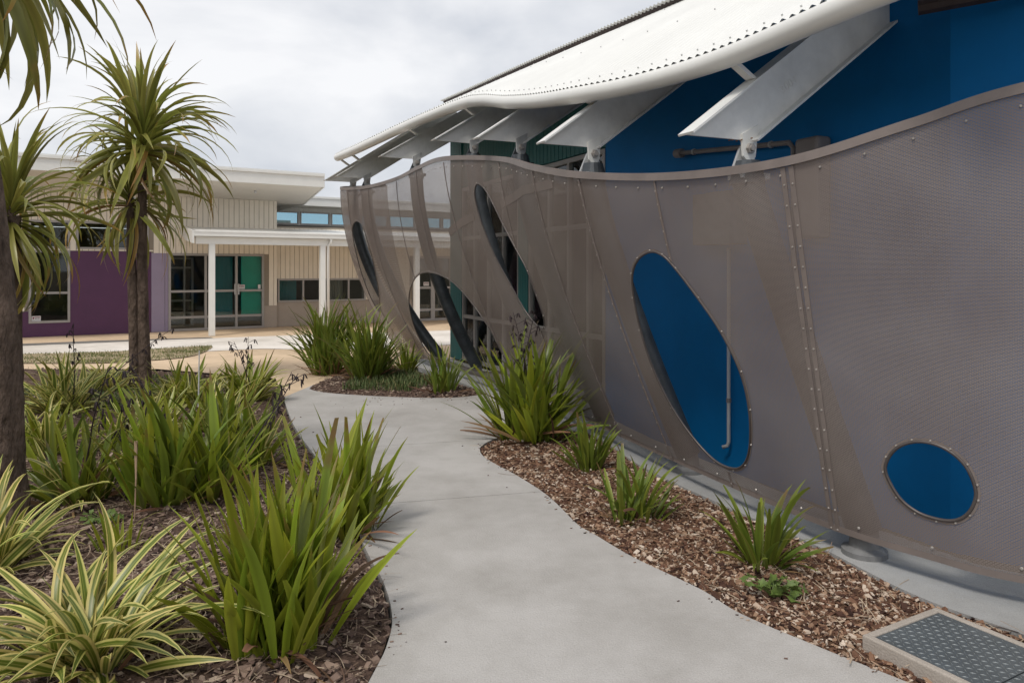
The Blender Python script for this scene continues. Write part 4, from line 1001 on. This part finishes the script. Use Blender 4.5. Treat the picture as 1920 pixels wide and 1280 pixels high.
p = flax(692, 716, 1.0, .7, 170, 'd', 42, 'dense flax at the front of the island bed by the screen end', GR, fans=11, elr=(42, 86), wsc=.6)
p = flax(828, 738, .60, .3, 50, 'd', 43, 'small upright clipped flax in front of the arched opening', GR, fans=4, elr=(58, 88), wsc=.8)
p = flax(765, 700, .5, .4, 40, 'gd', 47, 'low yellowish flax between the dense flax and the arched opening', GR, fans=3, elr=(35, 80), wsc=.8)
p = flax(990, 828, .90, .75, 125, 'gd', 44, 'big arching flax with black seed heads where two beds meet', GR, fans=8, elr=(30, 86))
stalk(p, (.05, .15, .1), (-.12, 0), 1.15, 14, 14); stalk(p, (-.05, .15, .1), (.02, .1), 1.18, 15, 14)
p = flax(1102, 882, .42, .25, 40, 'd', 45, 'small flax at the screen foot behind the middle one', GR, fans=3, elr=(40, 88))
p = flax(1192, 972, .40, .35, 50, 'd', 46, 'middle small flax in the tan chips below the teardrop opening', GR, fans=4, elr=(30, 86))
p = flax(1432, 1058, .46, .25, 40, 'd', 48, 'small fan shaped flax nearest the pit cover', GR, fans=3, elr=(28, 86))
# dry stems and weeds
def weed(px, py, n, rad, seed, label):
    x, y = ground(px, py); r = random.Random(seed); p = empty('weed', (x, y, 0), 0, label, 'weed')
    stem = MB(); lf = []
    for k in range(n):
        a = r.uniform(0, 6.28); d = r.uniform(.2, 1) * rad; e = Vector((math.cos(a) * d, math.sin(a) * d * .7, r.uniform(.02, .08)))
        stem.tube([(0, 0, -.01), e * .5 + Vector((0, 0, .02)), e], .002, 5); lf.append((e, a))
    stem.build('stems', M_weed, p)
    me = None
    for e, a in lf:
        if me is None:
            b = MB(); m_ = 10; b.v = [(0, 0, 0)] + [(.026 * (1 + .25 * math.cos(5 * t)) * math.cos(t), .026 * (1 + .25 * math.cos(5 * t)) * math.sin(t), .006 * math.cos(2 * t)) for t in [k * 6.2832 / m_ for k in range(m_)]]
            b.f = [(0, 1 + k, 1 + (k + 1) % m_) for k in range(m_)]; o = b.build('leaf', M_weed, p, smooth=True); me = o.data
        else: o = link(bpy.data.objects.new('leaf', me), p)
        o.location = e; o.rotation_euler = (r.gauss(0, .5), r.gauss(0, .5), a); s = r.uniform(.6, 1.3); o.scale = (s, s, s)
weed(1452, 1118, 34, .16, 51, 'bright green leafy weed in the tan chips near the path')
weed(195, 985, 22, .14, 52, 'grey green leafy weed in the mulch beside the small tuft')
o = MB().tube([Vector((*ground(252, 985), 0)) + Vector(d) for d in ((0, 0, 0), (.01, 0, .3), (0, .02, .54))], [.004, .005, .011], 6).build('dry_stem', M_dry); tag(o, 'straight tan dry stem standing in the left bed', 'stem')
o = MB().tube([Vector((*ground(372, 775), 0)) + Vector(d) for d in ((0, 0, 0), (.005, 0, .35), (.01, .0, .72))], [.010, .008, .006], 6).build('thin_stake', M_pvcl); tag(o, 'thin pale stake among the striped flaxes', 'stake')
cov = [(-2.3, 9.95), (-1.4, 9.7), (-1.0, 10.2), (-1.5, 11.3), (-2.2, 11.6)]
blades('ground_cover', cov, 2600, .10, M_cover, 'low green ground cover inside the island bed', 'ground cover', 61, .04, None, .006)
cov2 = [(-6.8, 8.3), (-4.2, 8.5), (-3.2, 9.2), (-3.6, 10.6), (-6.5, 11.6)]
blades('ground_cover', cov2, 6000, .05, M_cover, 'mossy ground cover round the forked tree in the left bed', 'ground cover', 62, .03, None, .008)

# ------------------------------------------------------------------ cabbage trees
def trunk(b, pts, rad, n=18, seed=0):
    P = [Vector(p) for p in spline(pts, 8)]; r0 = np.interp(np.linspace(0, 1, len(P)), np.linspace(0, 1, len(rad)), rad); rr = [r_ * (1 + .05 * noise.noise((k * .9, seed, 0))) for k, r_ in enumerate(r0)]
    o = len(b.v); b.tube(P, rr, n)
    for i in range(o, len(b.v)):
        v = Vector(b.v[i]); k = (i - o) // n; c = P[min(k, len(P) - 1)]; d = v - c; b.v[i] = tuple(c + d * (1 + .10 * noise.noise((v.x * 14, v.y * 14, v.z * 5 + seed))))
def crown(tree, c, ln, n, seed, old=.2, up=.5, elmin=-55, lean=(0, 0)):
    r = random.Random(seed); b = MB(); b.tube([Vector(c) - Vector((0, 0, .25)), Vector(c), Vector(c) + Vector((0, 0, .12))], [.06, .055, .01], 10)
    cr = b.build('crown', M_bark, tree)
    for k in range(n):
        u = r.random(); az = k * 2.39996 + r.gauss(0, .4); el = R(elmin + (86 - elmin) * u ** .95 + r.gauss(0, 8)); h = -.16 + .30 * u
        old_ = u < .35 and r.random() < old; fam = 'co' if old_ else ('c0' if el > R(up * 90) else 'c1')
        place_leaf(cr, r.choice(FAM[fam]), (c[0] + math.cos(az) * .04, c[1] + math.sin(az) * .04, c[2] + h), az, el, r.gauss(0, .4), ln * r.uniform(.75, 1.12), 1.0)
    return cr
G3 = 'cabbage trees in the left bed'
# forked tree
x, y = ground(264, 728); t = empty('cabbage_tree', (x, y, 0), 0, 'forked cabbage tree with two trunks in front of the purple wall', 'tree', G3)
b = MB(); trunk(b, [(.05, 0, -.08), (.05, 0, .25), (.035, 0, 1.0), (.02, 0, 1.75), (.02, 0, 2.5), (.02, 0, 3.25)], [.12, .085, .072, .066, .06, .055], seed=1)
trunk(b, [(-.05, -.03, -.08), (-.075, -.03, .5), (-.095, -.03, 1.2), (-.12, -.03, 1.9), (-.15, .02, 2.5)], [.085, .068, .062, .058, .05], seed=2); b.build('trunk', M_bark, t, smooth=True)
crown(t, (.02, 0, 3.36), 1.36, 165, 71, .35, up=.72, elmin=-30); crown(t, (-.2, .1, 2.62), 1.1, 80, 72, .3, up=.7, elmin=-45)
# near tree at the left edge: its head is above the picture
x, y = ground(-8, 985); t = empty('cabbage_tree', (x, y, 0), 0, 'near cabbage tree whose thick trunk stands at the left picture edge', 'tree', G3)
b = MB(); trunk(b, [(.0, 0, -.08), (.0, 0, .4), (-.03, 0, 1.2), (-.10, 0, 2.0), (-.16, -.05, 2.9), (-.18, -.1, 3.7)], [.20, .165, .155, .14, .125, .10], 26, seed=5); b.build('trunk', M_bark, t, smooth=True)
crown(t, (-.15, -.15, 3.85), 1.3, 150, 73, .15, elmin=-60)
# tree behind it
t = empty('cabbage_tree', (-5.2, 7.6, 0), 0, 'lower cabbage tree half hidden behind the near left trunk', 'tree', G3)
b = MB(); trunk(b, [(0, 0, -.08), (.0, 0, 1.0), (.02, 0, 2.2)], [.15, .12, .10], seed=8); b.build('trunk', M_bark, t, smooth=True)
crown(t, (.02, 0, 2.22), 1.1, 150, 74, .15, up=.7, elmin=-50)
